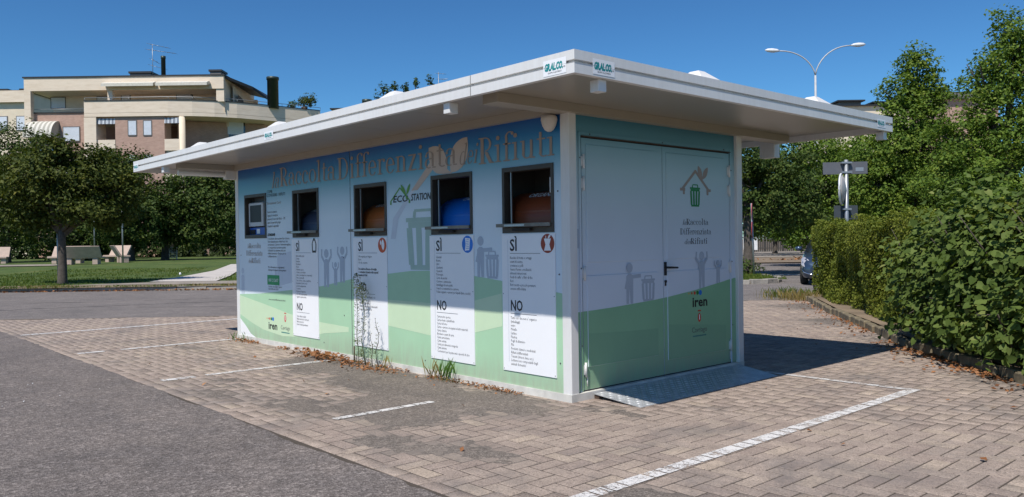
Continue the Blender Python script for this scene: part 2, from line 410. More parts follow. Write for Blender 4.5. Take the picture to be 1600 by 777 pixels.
M['leaf_olive'] = mat_leaf('olive_tree_leaves', [(0, (.022,.036,.008)), (.4, (.050,.070,.013)), (.8, (.10,.115,.020)), (1, (.20,.17,.035))], .2)
M['leaf_hedge'] = mat_leaf('hedge_leaves', [(0, (0.060,0.085,0.014)), (.4, (0.128,0.162,0.024)), (.8, (0.221,0.238,0.037)), (1, (0.374,0.323,0.068))], .25)
M['leaf_shrub'] = mat_leaf('round_shrub_leaves', [(0, (.040,.062,.014)), (.35, (.075,.118,.024)), (.75, (.135,.185,.045)), (1, (.29,.29,.10))], .25)
M['leaf_evergreen'] = mat_leaf('evergreen_foliage', [(0, (0.014,0.026,0.007)), (.5, (0.031,0.050,0.012)), (1, (0.072,0.090,0.022))], .08)
M['grassblade'] = mat_leaf('grass_blades', [(0, (.05,.085,.012)), (.5, (.09,.135,.02)), (.85, (.15,.17,.035)), (1, (.28,.24,.09))], .25)
M['drygrass'] = mat_leaf('dry_grass', [(0, (.16,.12,.04)), (.6, (.28,.22,.09)), (1, (.40,.32,.15))], .25)
M['litter'] = mat_leaf('fallen_leaves', [(0, (.10,.04,.018)), (.4, (.24,.10,.04)), (.8, (.38,.19,.09)), (1, (.50,.32,.18))], .1)
M['weed'] = mat_leaf('weed_leaves', [(0, (.05,.11,.02)), (.6, (.09,.18,.035)), (1, (.16,.22,.06))], .2)
M['weedgrey'] = mat_leaf('grey_weed_leaves', [(0, (.09,.12,.06)), (.6, (.14,.17,.09)), (1, (.24,.24,.14))], .2)
def mat_lawn():
    m, t, b = newmat('mown_lawn'); g = N(t, 'ShaderNodeNewGeometry'); P = g.outputs['Position']
    c = ramp(t, [(.3, (.038,.065,.010)), (.5, (.07,.115,.018)), (.66, (.12,.135,.03)), (.8, (.20,.17,.07))], noise(t, .35, 8, .75, P).outputs[0]).outputs[0]
    s = ramp(t, [(.3, (.6,.6,.6)), (.7, (1.3,1.3,1.3))], noise(t, 14, 4, .8, P).outputs[0]).outputs[0]
    t.links.new(mixc(t, 1.0, c, s, 'MULTIPLY'), b.inputs['Base Color']); b.inputs['Roughness'].default_value = .95
    bump(t, b, noise(t, 25, 3, .8, P).outputs[0], .8, .05); return m
M['lawn'] = mat_lawn()
def mat_courses(name, c1, c2, mortar, bw=.28, bh=.075):
    m, t, b = newmat(name)
    tc = N(t, 'ShaderNodeTexCoord'); s = N(t, 'ShaderNodeSeparateXYZ'); t.links.new(tc.outputs['Object'], s.inputs[0])
    a = N(t, 'ShaderNodeMath', operation='ADD'); t.links.new(s.outputs[0], a.inputs[0]); t.links.new(s.outputs[1], a.inputs[1])
    cb = N(t, 'ShaderNodeCombineXYZ'); t.links.new(a.outputs[0], cb.inputs[0]); t.links.new(s.outputs[2], cb.inputs[1])
    br = N(t, 'ShaderNodeTexBrick'); t.links.new(cb.outputs[0], br.inputs['Vector']); br.inputs['Scale'].default_value = 1
    br.inputs['Brick Width'].default_value = bw; br.inputs['Row Height'].default_value = bh; br.inputs['Mortar Size'].default_value = .008
    br.inputs['Color1'].default_value = (*c1, 1); br.inputs['Color2'].default_value = (*c2, 1); br.inputs['Mortar'].default_value = (*mortar, 1)
    n = ramp(t, [(.3, (.86,.86,.86)), (.7, (1.1,1.1,1.1))], noise(t, 1.1, 5, .65, tc.outputs['Object']).outputs[0]).outputs[0]
    t.links.new(mixc(t, 1.0, br.outputs[0], n, 'MULTIPLY'), b.inputs['Base Color']); b.inputs['Roughness'].default_value = .85
    return m
M['pink_brick'] = mat_courses('pink_brickwork', (.43,.265,.205), (.50,.32,.25), (.40,.30,.24))
def mat_cream():
    m, t, b = newmat('cream_concrete'); tc = N(t, 'ShaderNodeTexCoord'); s = N(t, 'ShaderNodeSeparateXYZ'); t.links.new(tc.outputs['Object'], s.inputs[0])
    mp = N(t, 'ShaderNodeMapping'); mp.inputs['Scale'].default_value = (.6,.6,3.0); t.links.new(tc.outputs['Object'], mp.inputs[0])
    c = ramp(t, [(.3, (.66,.54,.41)), (.5, (.75,.63,.495)), (.75, (.82,.70,.565))], noise(t, 1.2, 7, .7, mp.outputs[0]).outputs[0]).outputs[0]
    t.links.new(c, b.inputs['Base Color']); b.inputs['Roughness'].default_value = .85; return m
M['cream'] = mat_cream()
def mat_stripe(name, a, b_, n, axis=0):
    m, t, b = newmat(name); tc = N(t, 'ShaderNodeTexCoord'); s = N(t, 'ShaderNodeSeparateXYZ'); t.links.new(tc.outputs['Object'], s.inputs[0])
    mu = N(t, 'ShaderNodeMath', operation='MULTIPLY'); mu.inputs[1].default_value = n; t.links.new(s.outputs[axis], mu.inputs[0])
    fr = N(t, 'ShaderNodeMath', operation='FRACT'); t.links.new(mu.outputs[0], fr.inputs[0])
    r = ramp(t, [(0, a), (.5, b_)], fr.outputs[0]); r.color_ramp.interpolation = 'CONSTANT'
    t.links.new(r.outputs[0], b.inputs['Base Color']); b.inputs['Roughness'].default_value = .8; return m
M['awning_case'] = mat('cream_awning_case', (.62,.58,.50), .6)
M['awning'] = mat_stripe('striped_awning_cloth', (.62,.59,.52), (.36,.34,.29), 2.2)
M['awning_blue'] = mat_stripe('grey_striped_cloth', (.55,.58,.62), (.22,.24,.28), 2.6)
def glassy(name, c, rough=.08, metal=0., coat=1.0):
    return mat(name, c, rough, metal, .03, 3, coat=coat)
M['carpaint'] = mat('blue_grey_car_paint', (.055,.085,.13), .3, .55, .05, 3, coat=1.0)
M['glass'] = glassy('dark_car_glass', (.02,.025,.03), .05)
M['chrome'] = mat('chrome', (.75,.76,.78), .12, 1.0, .02)
M['headlamp'] = mat('headlamp_lens', (.62,.60,.60), .12, .3, .2, 30, coat=1)
M['tyre'] = mat('tyre_rubber', (.018,.018,.018), .85)

# ------------------------------------------------------------------ ground
KERB_D = lambda X: 26.15 - .04 * X
def lawn_z(D):
    s = min(1, max(0, (D - 30) / 24)); return .11 + .32 * s * s * (3 - 2 * s)
gm = MB(); gm.quad((-900,-900,-.09),(900,-900,-.09),(900,900,-.09),(-900,900,-.09))
tag(gm.build('ground', M['earth']), kind='structure')
rm = MB(); c = [W(-70,11), W(45,11), W(45,46), W(4,46), W(4,31.2), W(-70,31.2)]
rm.quad(*[(q.x, q.y, 0.0) for q in c])
tag(rm.build('road', M['road']), kind='structure')

# parking lot asphalt: ragged edge along the paving
xs = np.arange(-40, 30.01, .06)
edge = -2.43 + .05 * (fbm(xs*1.1, xs*0, 3) - .5) * 2 + .03 * (fbm(xs*7, xs*0+3, 9) - .5) * 2 - .004*(xs+2)
lm = MB(); n = len(xs)
lm.v = [(x, e, .019) for x, e in zip(xs, edge)] + [(x, e + .03, .004) for x, e in zip(xs, edge)] + [(x, -9.0, .019) for x in xs] + [(x, -40, .019) for x in xs]
for i in range(n - 1):
    for a in (0, 2 * n): pass
    lm.f += [(i, i+1, n+i+1, n+i), (2*n+i, 2*n+i+1, i+1, i), (3*n+i, 3*n+i+1, 2*n+i+1, 2*n+i)]; lm.sm += [False]*3
tag(lm.build('parking_lot', M['asphalt']), kind='structure')

# --- block paving
def pav_far(X):   # far limit of the paving, as depth over lateral position
    pts = [(-40, 15.9), (-11, 16.2), (-5.6, 16.45), (5.4, 18.6), (7.2, 18.9), (40, 19.2)]
    for (a, b), (c_, d) in zip(pts, pts[1:]):
        if X <= c_: return b + (d - b) * (X - a) / (c_ - a)
    return 19
HK = [(-5.1,13.5),(-4.82,13.1),(-2.36,9.59),(-.65,7.41),(.73,5.52),(1.32,5.0),(1.95,4.32),(2.47,3.75),(4.2,2.0),(8.5,-2.0)]   # hedge kerb line
def kerb_side(x, y):  # signed distance-like: positive on the paving side
    best = 1e9; sg = 1
    for (a, b), (c_, d) in zip(HK, HK[1:]):
        ux, uy = c_ - a, d - b; L = math.hypot(ux, uy); t = ((x-a)*ux + (y-b)*uy) / L / L; t = min(1, max(0, t))
        dx, dy = x - a - t*ux, y - b - t*uy; dd = math.hypot(dx, dy)
        if dd < best: best = dd; sg = 1 if (ux*(y-b) - uy*(x-a)) < 0 else -1
    return best * sg
def on_paving(x, y):
    if y < -2.44 or x > 8 or x < -14.6: return False
    if -7.05 < x < -.05 and .05 < y < 2.7: return False
    q = Vector((x, y, 0)) - Vector((CAM.x, CAM.y, 0)); X, D = q.dot(R2), q.dot(F2)
    if D > pav_far(X) + .0: return False
    if y > -2 and x > -6 and kerb_side(x, y) < .02: return False
    return True
U = .1225
X0, Y0 = 1.82, -.564
bricks = []
for i in range(-140, 54):
    for j in range(-20, 130):
        r = (i - j + 3) % 4
        x, y = X0 + i * U, Y0 + j * U
        if r == 0: bx = (x, x + 2*U, y, y + U)
        elif r == 2:
            if j != -14: continue
            bx = (x, x + U, y, y + U)
        elif r == 3: bx = (x, x + U, y, y + 2*U)
        else: continue
        if bx[2] < -2.2795: continue
        if on_paving((bx[0]+bx[1])/2, (bx[2]+bx[3])/2): bricks.append(bx)
xx = -14.4
while xx < 8:      # border course along the asphalt
    if on_paving(xx + U, -2.33): bricks.append((xx, xx + 2*U, -2.279 - U, -2.279))
    xx += 2*U
TOP = .014
def inframe(P):
    d = Vector(P) - CAM; z = d.dot(CF)
    if z < .3: return False
    return abs(d.dot(CR) / z * FOC) < 800 and abs(d.dot(CU) / z * FOC) < 388
hidden_kiosk = lambda x, y: False
keyed = []
for b in bricks:
    cx, cy = (b[0]+b[1])/2, (b[2]+b[3])/2
    keyed.append((0 if inframe((cx, cy, 0)) and cy > -2.3 else 1, (cx-CAM.x)**2 + (cy-CAM.y)**2, b))
keyed.sort(key=lambda k: (k[0], k[1]))
paving = bpy.data.objects.new('pavement', None)
# the grit bed is the pavement mesh itself
def patch_h(x, y):
    P = [(-2.3,-.55,1.5,.42,.030),(-1.0,-.45,.9,.40,.026),(-3.6,-.35,.9,.30,.022),(-.9,-1.35,.7,.42,.022),(-1.7,-1.75,.5,.28,.024),(.1,-1.95,.45,.22,.020),
         (.75,-1.65,.5,.22,.022),(2.1,-1.6,.35,.2,.02),(-3.3,-1.75,.5,.25,.014),(-6.5,-.9,1.0,.3,.012),(-2.7,-2.1,.4,.18,.016),(3.1,3.6,.9,.7,.020),(2.4,4.2,.6,.5,.022),(3.2,2.4,.5,.5,.014),
         (-1.5,8.2,.8,.8,.02),(-3.4,10.6,.8,.8,.02),(.2,6.2,.6,.6,.02),(.55,.0,.35,.25,.012),(1.2,-.9,.3,.2,.010)]
    h = 0
    for a, b, sx, sy, A in P: h = h + A * np.exp(-((x-a)/sx)**2 - ((y-b)/sy)**2)
    return h
gx = np.concatenate([np.arange(-14.8, -6, .12), np.arange(-6, 8.2, .028)]); gy = np.concatenate([np.arange(-2.45, 5, .028), np.arange(5, 15.6, .12)])
GX, GY = np.meshgrid(gx, gy)
GZ = .0110 + patch_h(GX, GY) * (1.5 * fbm(GX*1.7, GY*1.7, 11, 5) - .05) * .32 + .0008 * (fbm(GX*5, GY*5, 21, 4) - .5)
GZ = GZ + .0012 * np.clip(fbm(GX*.9+7, GY*.9, 33, 4) - .5, 0, 1)
GZ = GZ + .0024 * (fbm(GX*11, GY*11, 41, 3) - .5) * 2 * np.clip(patch_h(GX, GY)*80, 0, 1)
GZ = np.clip(GZ, .0105, .0178)
def dust_at(x, y):
    i = min(len(gx)-1, max(0, int(np.searchsorted(gx, x)))); j = min(len(gy)-1, max(0, int(np.searchsorted(gy, y))))
    return float(np.clip((GZ[max(0,j-2):j+3, max(0,i-2):i+3].mean() - .0122) / .0030, 0, 1)) * .9
ny, nx = GX.shape
idx = np.arange(ny*nx).reshape(ny, nx)
Fq = np.stack([idx[:-1,:-1], idx[:-1,1:], idx[1:,1:], idx[1:,:-1]], -1).reshape(-1, 4)
cxs = GX[:-1,:-1].ravel() + .03; cys = GY[:-1,:-1].ravel() + .03
def mask_pav(x, y):
    X = (x - CAM.x)*R2.x + (y - CAM.y)*R2.y; D = (x - CAM.x)*F2.x + (y - CAM.y)*F2.y
    far = np.interp(X, [-40,-11,-5.6,5.4,7.2,40], [15.9,16.2,16.45,18.6,18.9,19.2]) + .05 + .25*(fbm(X*1.5, X*0+2, 5)-.5)
    return D < far
Fq = Fq[mask_pav(cxs, cys)]
pm = fast_mesh('pavement', np.stack([GX, GY, GZ], -1).reshape(-1, 3), Fq)
pm.polygons.foreach_set('use_smooth', np.ones(len(pm.polygons), dtype=bool))
bpy.data.objects.remove(paving)
paving = link('pavement', pm, M['grit'], kind='structure')

def brick_mesh(lx, ly):
    g = .0055; b = .0022; mb = MB()
    for (ins, z) in ((g, -.03), (g, TOP - .003), (g + b, TOP)):
        mb.v += [(-lx/2+ins,-ly/2+ins,z),(lx/2-ins,-ly/2+ins,z),(lx/2-ins,ly/2-ins,z),(-lx/2+ins,ly/2-ins,z)]
    for l in range(2):
        for i in range(4):
            j=(i+1)%4; mb.f.append((l*4+i, l*4+j, l*4+4+j, l*4+4+i)); mb.sm.append(False)
    mb.f.append((8,9,10,11)); mb.sm.append(False)
    return mb
meH = brick_mesh(2*U, U); meV = brick_mesh(U, 2*U)
mH = bpy.data.meshes.new('brick_lengthwise'); mH.from_pydata(meH.v, [], meH.f); mH.materials.append(M['brick'])
mV = bpy.data.meshes.new('brick_crosswise'); mV.from_pydata(meV.v, [], meV.f); mV.materials.append(M['brick'])
allV = []; allF = []; dusts = []
hv = np.array(meH.v); vv = np.array(meV.v); ff = np.array(meH.f)
for k, (pri, dd, b) in enumerate(keyed):
    cx, cy = (b[0]+b[1])/2, (b[2]+b[3])/2; H = (b[1]-b[0]) > (b[3]-b[2])
    tz = random.uniform(-.0007, .0007); ax = random.gauss(0, .003); ay = random.gauss(0, .003); az = random.gauss(0, .008)
    if k < 300:
        o = bpy.data.objects.new('brick', mH if H else mV); col.objects.link(o); o.parent = paving
        o.location = (cx, cy, tz); o.rotation_euler = (ax, ay, az); o.color = (dust_at(cx, cy), 0, 0, 1)
    else:
        V = (hv if H else vv).copy(); V[:, 2] += tz + V[:, 0]*ay*-1 + V[:, 1]*ax
        V[:, 0] += cx - V[:, 1]*0 ; V[:, 1] += cy
        allF.append(ff + 12*len(allV)); allV.append(V); dusts += [dust_at(cx, cy)]*12
me = fast_mesh('paving_bricks', np.concatenate(allV), np.concatenate(allF))
at_ = me.attributes.new('dust', 'FLOAT', 'POINT'); at_.data.foreach_set('value', np.array(dusts, dtype=np.float32))
link('paving_bricks', me, M['brick'], paving, kind='stuff').color = (0, 0, 0, 1)

# painted bay lines: only on the brick tops they cross
def bay_line(x0, x1, y0, y1, gaps=()):
    mb = MB()
    for b in bricks:
        a0, a1, c0, c1 = max(b[0]+.007, x0), min(b[1]-.007, x1), max(b[2]+.007, y0), min(b[3]-.007, y1)
        if a1 - a0 < .012 or c1 - c0 < .012: continue
        mx, my = (a0+a1)/2, (c0+c1)/2
        if any(g[0] < mx < g[1] and g[2] < my < g[3] for g in gaps): continue
        z = TOP + .0062
        mb.quad((a0,c0,z),(a1,c0,z),(a1,c1,z),(a0,c1,z))
    if mb.f: tag(mb.build('parking_line', M['line']), kind='structure')
bay_line(1.828, 1.938, -2.4, 2.66)
bay_line(.2, 1.83, 2.57, 2.65)
bay_line(-.96, -.88, -1.85, -.85); bay_line(-4.0, -3.88, -2.2, -1.85); bay_line(-4.0, -3.9, -1.72, -.02)
bay_line(-7.12, -7.0, -2.25, -1.9); bay_line(-7.12, -7.0, -1.7, .3); bay_line(-10.4, -10.25, -2.3, 4)

# kerbs ------------------------------------------------------------
def kerb_run(name, pts, L, wd, h, m_, label, cat, group=None, jitter=.008, z0=-.05):
    base = pts[0]; e = empty(name, (base[0], base[1], 0), 0, label, cat, group)
    # resample
    P = [Vector((a, b, 0)) for a, b in pts]; seg = []
    acc = [0]
    for a, b in zip(P, P[1:]): acc.append(acc[-1] + (b-a).length)
    def at(s):
        for i in range(len(P)-1):
            if s <= acc[i+1] or i == len(P)-2:
                return P[i] + (P[i+1]-P[i]) * ((s-acc[i]) / (acc[i+1]-acc[i]))
    n = int(acc[-1] / L); g = .006
    mb = MB(); mb.bbox(-L/2+g, L/2-g, -wd/2, wd/2, z0, h, .012)
    me = bpy.data.meshes.new('kerb_stone'); me.from_pydata(mb.v, [], mb.f); me.materials.append(m_)
    for k in range(n):
        a, b = at(k*L), at((k+1)*L); c_ = (a+b)/2; d = b-a
        o = bpy.data.objects.new('kerb_stone', me); col.objects.link(o); o.parent = e
        o.location = (c_.x - base[0] + random.gauss(0, jitter), c_.y - base[1] + random.gauss(0, jitter), random.gauss(0, jitter*.7))
        o.rotation_euler = (random.gauss(0, .01), random.gauss(0, .01), math.atan2(d.y, d.x) + random.gauss(0, .01))
    return e
def WL(X, D): v = W(X, D); return (v.x, v.y)
kerb_run('kerb', [WL(-22, KERB_D(-22)), WL(-4, KERB_D(-4))], 1.0, .22, .12, M['kerb'], 'pale concrete kerb between the far road and the lawn', 'kerb')
isl = [WL(4.5, 25.85), WL(7.5, 25.5), WL(8.3, 25.75), WL(8.75, 26.4), WL(9.0, 27.6), WL(9.1, 30.5)]
kerb_run('kerb', isl, .6, .2, .13, M['kerb'], 'rough stone kerb round the small grass island behind the kiosk', 'kerb', jitter=.03)
kerb_run('kerb', [(a-.02, b-.02) for a, b in HK], .3, .11, .12, M['kerb_moss'], 'mossy edging kerb at the foot of the hedge', 'kerb', jitter=.012)

# planting bed behind hedge kerb
bed = MB(); L1 = [(a + .06, b + .06) for a, b in HK]; L2 = [(a + 2.5, b + 3.0) for a, b in HK]
for i in range(len(HK)-1):
    bed.quad((*L1[i], .10), (*L1[i+1], .10), (*L2[i+1], .10), (*L2[i], .10))
for i in (0,):
    bed.quad((*L1[i], .10), (*L2[i], .10), (*L2[i], -.05), (*L1[i], -.05))
tag(bed.build('soil_bed', M['earth'], fix=True), kind='structure')

# lawn with gentle rise, sidewalk, path
lw = MB(); Xs = list(range(-110, 6, 3)); Ds = [26.35, 27.0, 28, 29, 30, 33, 36, 39, 42, 46, 50, 54, 60, 70, 80, 100, 140]
for X in Xs:
    for D in Ds:
        dd = D + (KERB_D(X) - 26.15) * max(0, 1 - (D-26)/40); v = W(X, dd); lw.v.append((v.x, v.y, lawn_z(D) if D > 26.5 else .10))
nd = len(Ds)
for i in range(len(Xs)-1):
    for j in range(nd-1):
        lw.f.append((i*nd+j, (i+1)*nd+j, (i+1)*nd+j+1, i*nd+j+1)); lw.sm.append(True)
tag(lw.build('lawn', M['lawn']), kind='structure')
def strip(name, quads, m_, dz=.012):
    mb = MB()
    for q in quads: mb.quad(*[(*WL(X, D), lawn_z(D) + dz) for X, D in q])
    return tag(mb.build(name, m_), kind='structure')
strip('sidewalk', [[(-15.5, 28.2), (-2, 27.2), (-2, 30.0), (-12.5, 30.0)]], M['sidewalk'], .03)
strip('verge', [[(-26, 26.75), (-2, 26.25), (-2, 27.3), (-15.5, 28.3), (-26, 28.4)]], M['earth'], .02)
strip('path', [[(-13.5, 30.0), (-11.0, 30.0), (-11.9, 34), (-13.9, 34)], [(-13.9, 34), (-11.9, 34), (-13.2, 39), (-14.4, 39)], [(-14.4, 39), (-13.2, 39), (-15.2, 46), (-16, 46)]], M['path'], .035)
strip('dirt_track', [[(-50, 47), (-27, 47.5), (-27, 50), (-50, 50)]], M['sidewalk'], .03)
# island and far verge on the right
im = MB(); c = isl + [WL(4.5, 31)]
im.quad(*[(a, b, .10) for a, b in c]); tag(im.build('grass_island', M['lawn'], fix=True), kind='structure')
vm = MB(); vm.quad(*[(*WL(X, D), .06) for X, D in ((4, 46), (60, 44), (60, 56), (4, 58))]); tag(vm.build('verge', M['earth']), kind='structure')
sm = MB(); sm.quad(*[(*WL(X, D), .08) for X, D in ((4, 58), (60, 56), (60, 90), (4, 90))]); tag(sm.build('far_sidewalk', M['sidewalk']), kind='structure')
wl = MB(); wl.quad(*[(*WL(X, D), .006) for X, D in ((9.4, 31.4), (12.4, 30.6), (12.4, 31.3), (9.6, 32.1))]); tag(wl.build('stop_line', M['line']), kind='structure')

# cracks and tar seams in the far road
def crack(X0, D0, X1, D1, amp, wd_, m_):
    mb = MB(); n = 40; pts = []
    for k in range(n+1):
        t_ = k/n; off = amp*(float(fbm(np.array([t_*7.0+X0]), np.array([D0]), 17)[0])-.5)*2
        pts.append((X0+(X1-X0)*t_, D0+(D1-D0)*t_+off, wd_*random.uniform(.4,1.2)))
    for (a, b, w0), (c_, d, w1) in zip(pts, pts[1:]):
        mb.quad((*WL(a, b-w0), .004), (*WL(c_, d-w1), .004), (*WL(c_, d+w1), .004), (*WL(a, b+w0), .004))
    tag(mb.build('road_crack', m_), kind='structure')
crack(-13.5, 18.2, -7.5, 20.9, .35, .03, M['stain']); crack(-15, 20.6, -6.0, 22.6, .3, .02, M['stain']); crack(-9, 19.3, -4.5, 19.0, .25, .018, M['stain']); crack(5.8, 20.5, 9.5, 21.8, .2, .02, M['stain'])
crack(-17.5, 16.55, -10.9, 16.35, .10, .06, M['earth']); crack(-10.9, 16.35, -5.0, 16.6, .10, .05, M['earth'])

# ------------------------------------------------------------------ lettering helpers
def long_face(h): return lambda a, b: (a, -h, b)
def door_face(h): return lambda a, b: (h, a, b)
def sticker_long(h): return lambda a, b: (a, h, b)
def text_mesh(body, size, align='LEFT', sx=.78, res=2, spacing=1.0, line=1.0, shear=0, bold=0):
    cu = bpy.data.curves.new('t', 'FONT'); cu.body = body; cu.size = size; cu.align_x = align
    cu.resolution_u = res; cu.space_character = spacing; cu.space_line = line; cu.shear = shear; cu.offset = bold
    ob = bpy.data.objects.new('t', cu); col.objects.link(ob)
    dg = bpy.context.evaluated_depsgraph_get(); dg.update()
    me = bpy.data.meshes.new_from_object(ob.evaluated_get(dg)); 
    V = [(v.co.x*sx, v.co.y) for v in me.vertices]; Fs = [tuple(p.vertices) for p in me.polygons]; 
    bpy.data.objects.remove(ob); bpy.data.curves.remove(cu); bpy.data.meshes.remove(me)
    return V, Fs
def put_text(name, fn, body, a, b, size, m_, parent, align='LEFT', fit=None, label=None, **kw):
    V, Fs = text_mesh(body, size, align, **kw)
    if fit:
        w0 = max(v[0] for v in V) - min(v[0] for v in V); k = fit / w0; V = [(x*k, y) for x, y in V]
    mb = MB(); mb.v = [tuple(fn(a + x, b + y)) for x, y in V]; mb.f = Fs; mb.sm = [False]*len(Fs)
    return mb.build(name, m_, parent, label)
def polys(name, fn, plist, m_, parent, label=None):
    mb = MB()
    for p in plist: mb.quad(*[fn(a, b) for a, b in p])
    return mb.build(name, m_, parent, label)
def circ(cx, cy, rx, ry=None, n=20, a0=0, a1=2*PI):
    ry = ry or rx; return [(cx + rx*math.cos(a0+(a1-a0)*i/n), cy + ry*math.sin(a0+(a1-a0)*i/n)) for i in range(n if abs(a1-a0-2*PI) < 1e-6 else n+1)]
def thick(p, q, w):
    dx, dy = q[0]-p[0], q[1]-p[1]; L = math.hypot(dx, dy); nx, ny = -dy/L*w/2, dx/L*w/2
    return [(p[0]-nx, p[1]-ny), (q[0]-nx, q[1]-ny), (q[0]+nx, q[1]+ny), (p[0]+nx, p[1]+ny)]

# a small old-style serif alphabet (unit: capital height 1)
def glyph(ch):
    P = []; w, t = .105, .04
    def st(x, y0, y1, ww=w): P.append([(x-ww/2, y0), (x+ww/2, y0), (x+ww/2, y1), (x-ww/2, y1)])
    def sf(x, y, wd=.26, s=1): P.append([(x-wd/2, y), (x+wd/2, y), (x+wd/2, y+.045*s), (x-wd/2, y+.045*s)][::(1 if s > 0 else -1)])
    def arc(cx, cy, rx, ry, d0, d1, thin=t, th=w, n=12):
        for i in range(n):
            a, b = math.radians(d0+(d1-d0)*i/n), math.radians(d0+(d1-d0)*(i+1)/n)
            def pt(an, o):
                k = (thin + (th-thin)*abs(math.cos(an))**1.3)
                return (cx + (rx - k*o)*math.cos(an), cy + (ry - thin*o)*math.sin(an))
            q = [pt(a, 1), pt(a, 0), pt(b, 0), pt(b, 1)]; P.append(q if d1 > d0 else q[::-1])
    x = .66
    if ch == 'l': st(.15, 0, 1.08); sf(.15, 0); P.append([(-.0,1.0),(.08,1.0),(.08,1.08),(0,1.05)]); return P, .33
    if ch == 'i': st(.15, 0, x); sf(.15, 0); P.append([(.0,x-.05),(.09,x-.05),(.09,x),(0,x-.01)]); P.append(circ(.15, .90, .085, n=10)); return P, .33
    if ch == 'a': arc(.21, .19, .21, .20, 60, 300); st(.40, .06, .5, w*.9); arc(.24, .48, .215, .19, 0, 150); P.append(circ(.08,.5,.06,n=8)); sf(.47, 0, .18); P.append([(.16,.34),(.36,.36),(.36,.40),(.16,.38)]); return P, .56
    if ch == 'c': arc(.25, x/2, .25, x/2+.01, 50, 320); P.append(circ(.41,.50,.065,n=8)); return P, .50
    if ch == 'e': arc(.25, x/2, .25, x/2+.01, 0, 325); P.append([(.1,.33),(.47,.33),(.47,.375),(.1,.375)]); return P, .54
    if ch == 'o': arc(.27, x/2, .27, x/2+.01, 0, 360, n=20); return P, .58
    if ch == 'd': arc(.25, x/2, .25, x/2+.01, 60, 300); st(.43, 0, 1.08); sf(.48, 0, .2); P.append([(.27,1.0),(.37,1.0),(.37,1.08),(.27,1.05)]); return P, .62
    if ch == 'u': st(.13, .15, x); arc(.28, .2, .215, .2, 180, 340); st(.46, 0, x); sf(.52, 0, .18); P.append([(.0,x-.05),(.07,x-.05),(.07,x),(0,x-.01)]); return P, .64
    if ch == 'n': st(.13, 0, x); sf(.13, 0); arc(.29, .45, .235, .22, 0, 140); st(.46, 0, .46); sf(.46, 0); P.append([(.0,x-.05),(.07,x-.05),(.07,x),(0,x-.01)]); return P, .64
    if ch == 'r': st(.13, 0, x); sf(.13, 0, .28); arc(.30, .44, .2, .23, 55, 150); P.append(circ(.38,.59,.075,n=8)); P.append([(.0,x-.05),(.07,x-.05),(.07,x),(0,x-.01)]); return P, .46
    if ch == 't': st(.17, .1, .88, w*.95); arc(.30, .16, .2, .17, 180, 310); P.append([(.02,x-.05),(.36,x-.05),(.36,x),(.02,x)]); return P, .40
    if ch == 'f': st(.17, 0, .86); sf(.17, 0, .3); arc(.33, .86, .225, .22, 60, 180); P.append(circ(.43,1.0,.065,n=8)); P.append([(.02,x-.05),(.36,x-.05),(.36,x),(.02,x)]); return P, .38
    if ch == 'z': P.append([(.03,x-.055),(.44,x-.055),(.44,x),(.03,x)]); P.append([(.02,0),(.45,0),(.45,.055),(.02,.055)]); P.append([(.03,.055),(.17,.055),(.43,x-.055),(.29,x-.055)]); return P, .50
    if ch == 'R': st(.17, .045, .955, .15); sf(.17, 0, .34); sf(.17, .955, .34); arc(.30, .73, .30, .27, -90, 90, n=12); P.append([(.27,.44),(.42,.44),(.66,0),(.50,0)]); sf(.64, 0, .16); return P, .72
    if ch == 'D': st(.17, .045, .955, .15); sf(.17, 0, .34); sf(.17, .955, .34); arc(.30, .5, .42, .5, -90, 90, n=16); return P, .80
    return [], .3
def serif(words, fn, x0, x1, base, cap, m_, parent, name='lettering', label=None):
    """words: [(string, italic scale)]"""
    mb = MB(); x = 0; out = []
    for s, k in words:
        for ch in s:
            P, adv = glyph(ch)
            for p in P: out.append([(x + (px + (py*.25 if k < 1 else 0))*k, py*k) for px, py in p])
            x += (adv + .03) * k
    sc = (x1 - x0) / x; e = 0
    for p in out:
        e += 1; o = (e % 5) * .00012
        q = [fn(x0 + a*sc, base + b*cap) for a, b in p]
        q = [tuple(Vector(v) + (Vector((0,-o,0)) if abs(fn(0,0)[1]) > 0 and fn(1,0)[0] == 1 else Vector((o,0,0)))) for v in q]
        mb.quad(*q)
    return mb.build(name, m_, parent, label)

# ------------------------------------------------------------------ the kiosk
L, WD, H = 7.097, 2.76, 2.585
A_, B_, C_ = 1.155, 1.176, 1.067
ZB, ZT = 2.599, 2.759
K = empty('recycling_kiosk', (0, 0, 0), 0, 'white flat-roofed waste kiosk with blue and green printed walls, standing on the paving', 'kiosk')
# skirt
for nm, bx in (('skirt', (-L, 0, -.014, .06, 0, .082)), ('skirt', (-.06, .014, .062, WD, 0, .082)), ('skirt', (-L, 0, WD-.06, WD+.014, 0, .0818)), ('skirt', (-L-.014, -L+.06, .062, WD-.062, 0, .082))):
    MB().box(*bx).build(nm, M['trim'], K)
MB().box(0, .014, -.014, .0615, 0, .0825).build('skirt', M['trim'], K)
# posts
for px, py in ((-.10, -.008), (-L, -.008), (-.10, WD-.092), (-L, WD-.092)):
    MB().bbox(px, px+.108 if px > -1 else px+.10, py, py+.10, .0826, ZB+.02, .006).build('post', M['white_metal'], K)
# inner floor and rear walls
MB().box(-L+.02, -.02, .03, WD-.03, .03, .08).build('floor_plate', M['inner'], K)
MB().box(-L+.1, -.1, WD-.04, WD-.01, .083, ZB).build('rear_wall', M['board'], K)
MB().box(-L+.01, -L+.04, .1, WD-.1, .083, ZB).build('side_wall', M['board'], K)
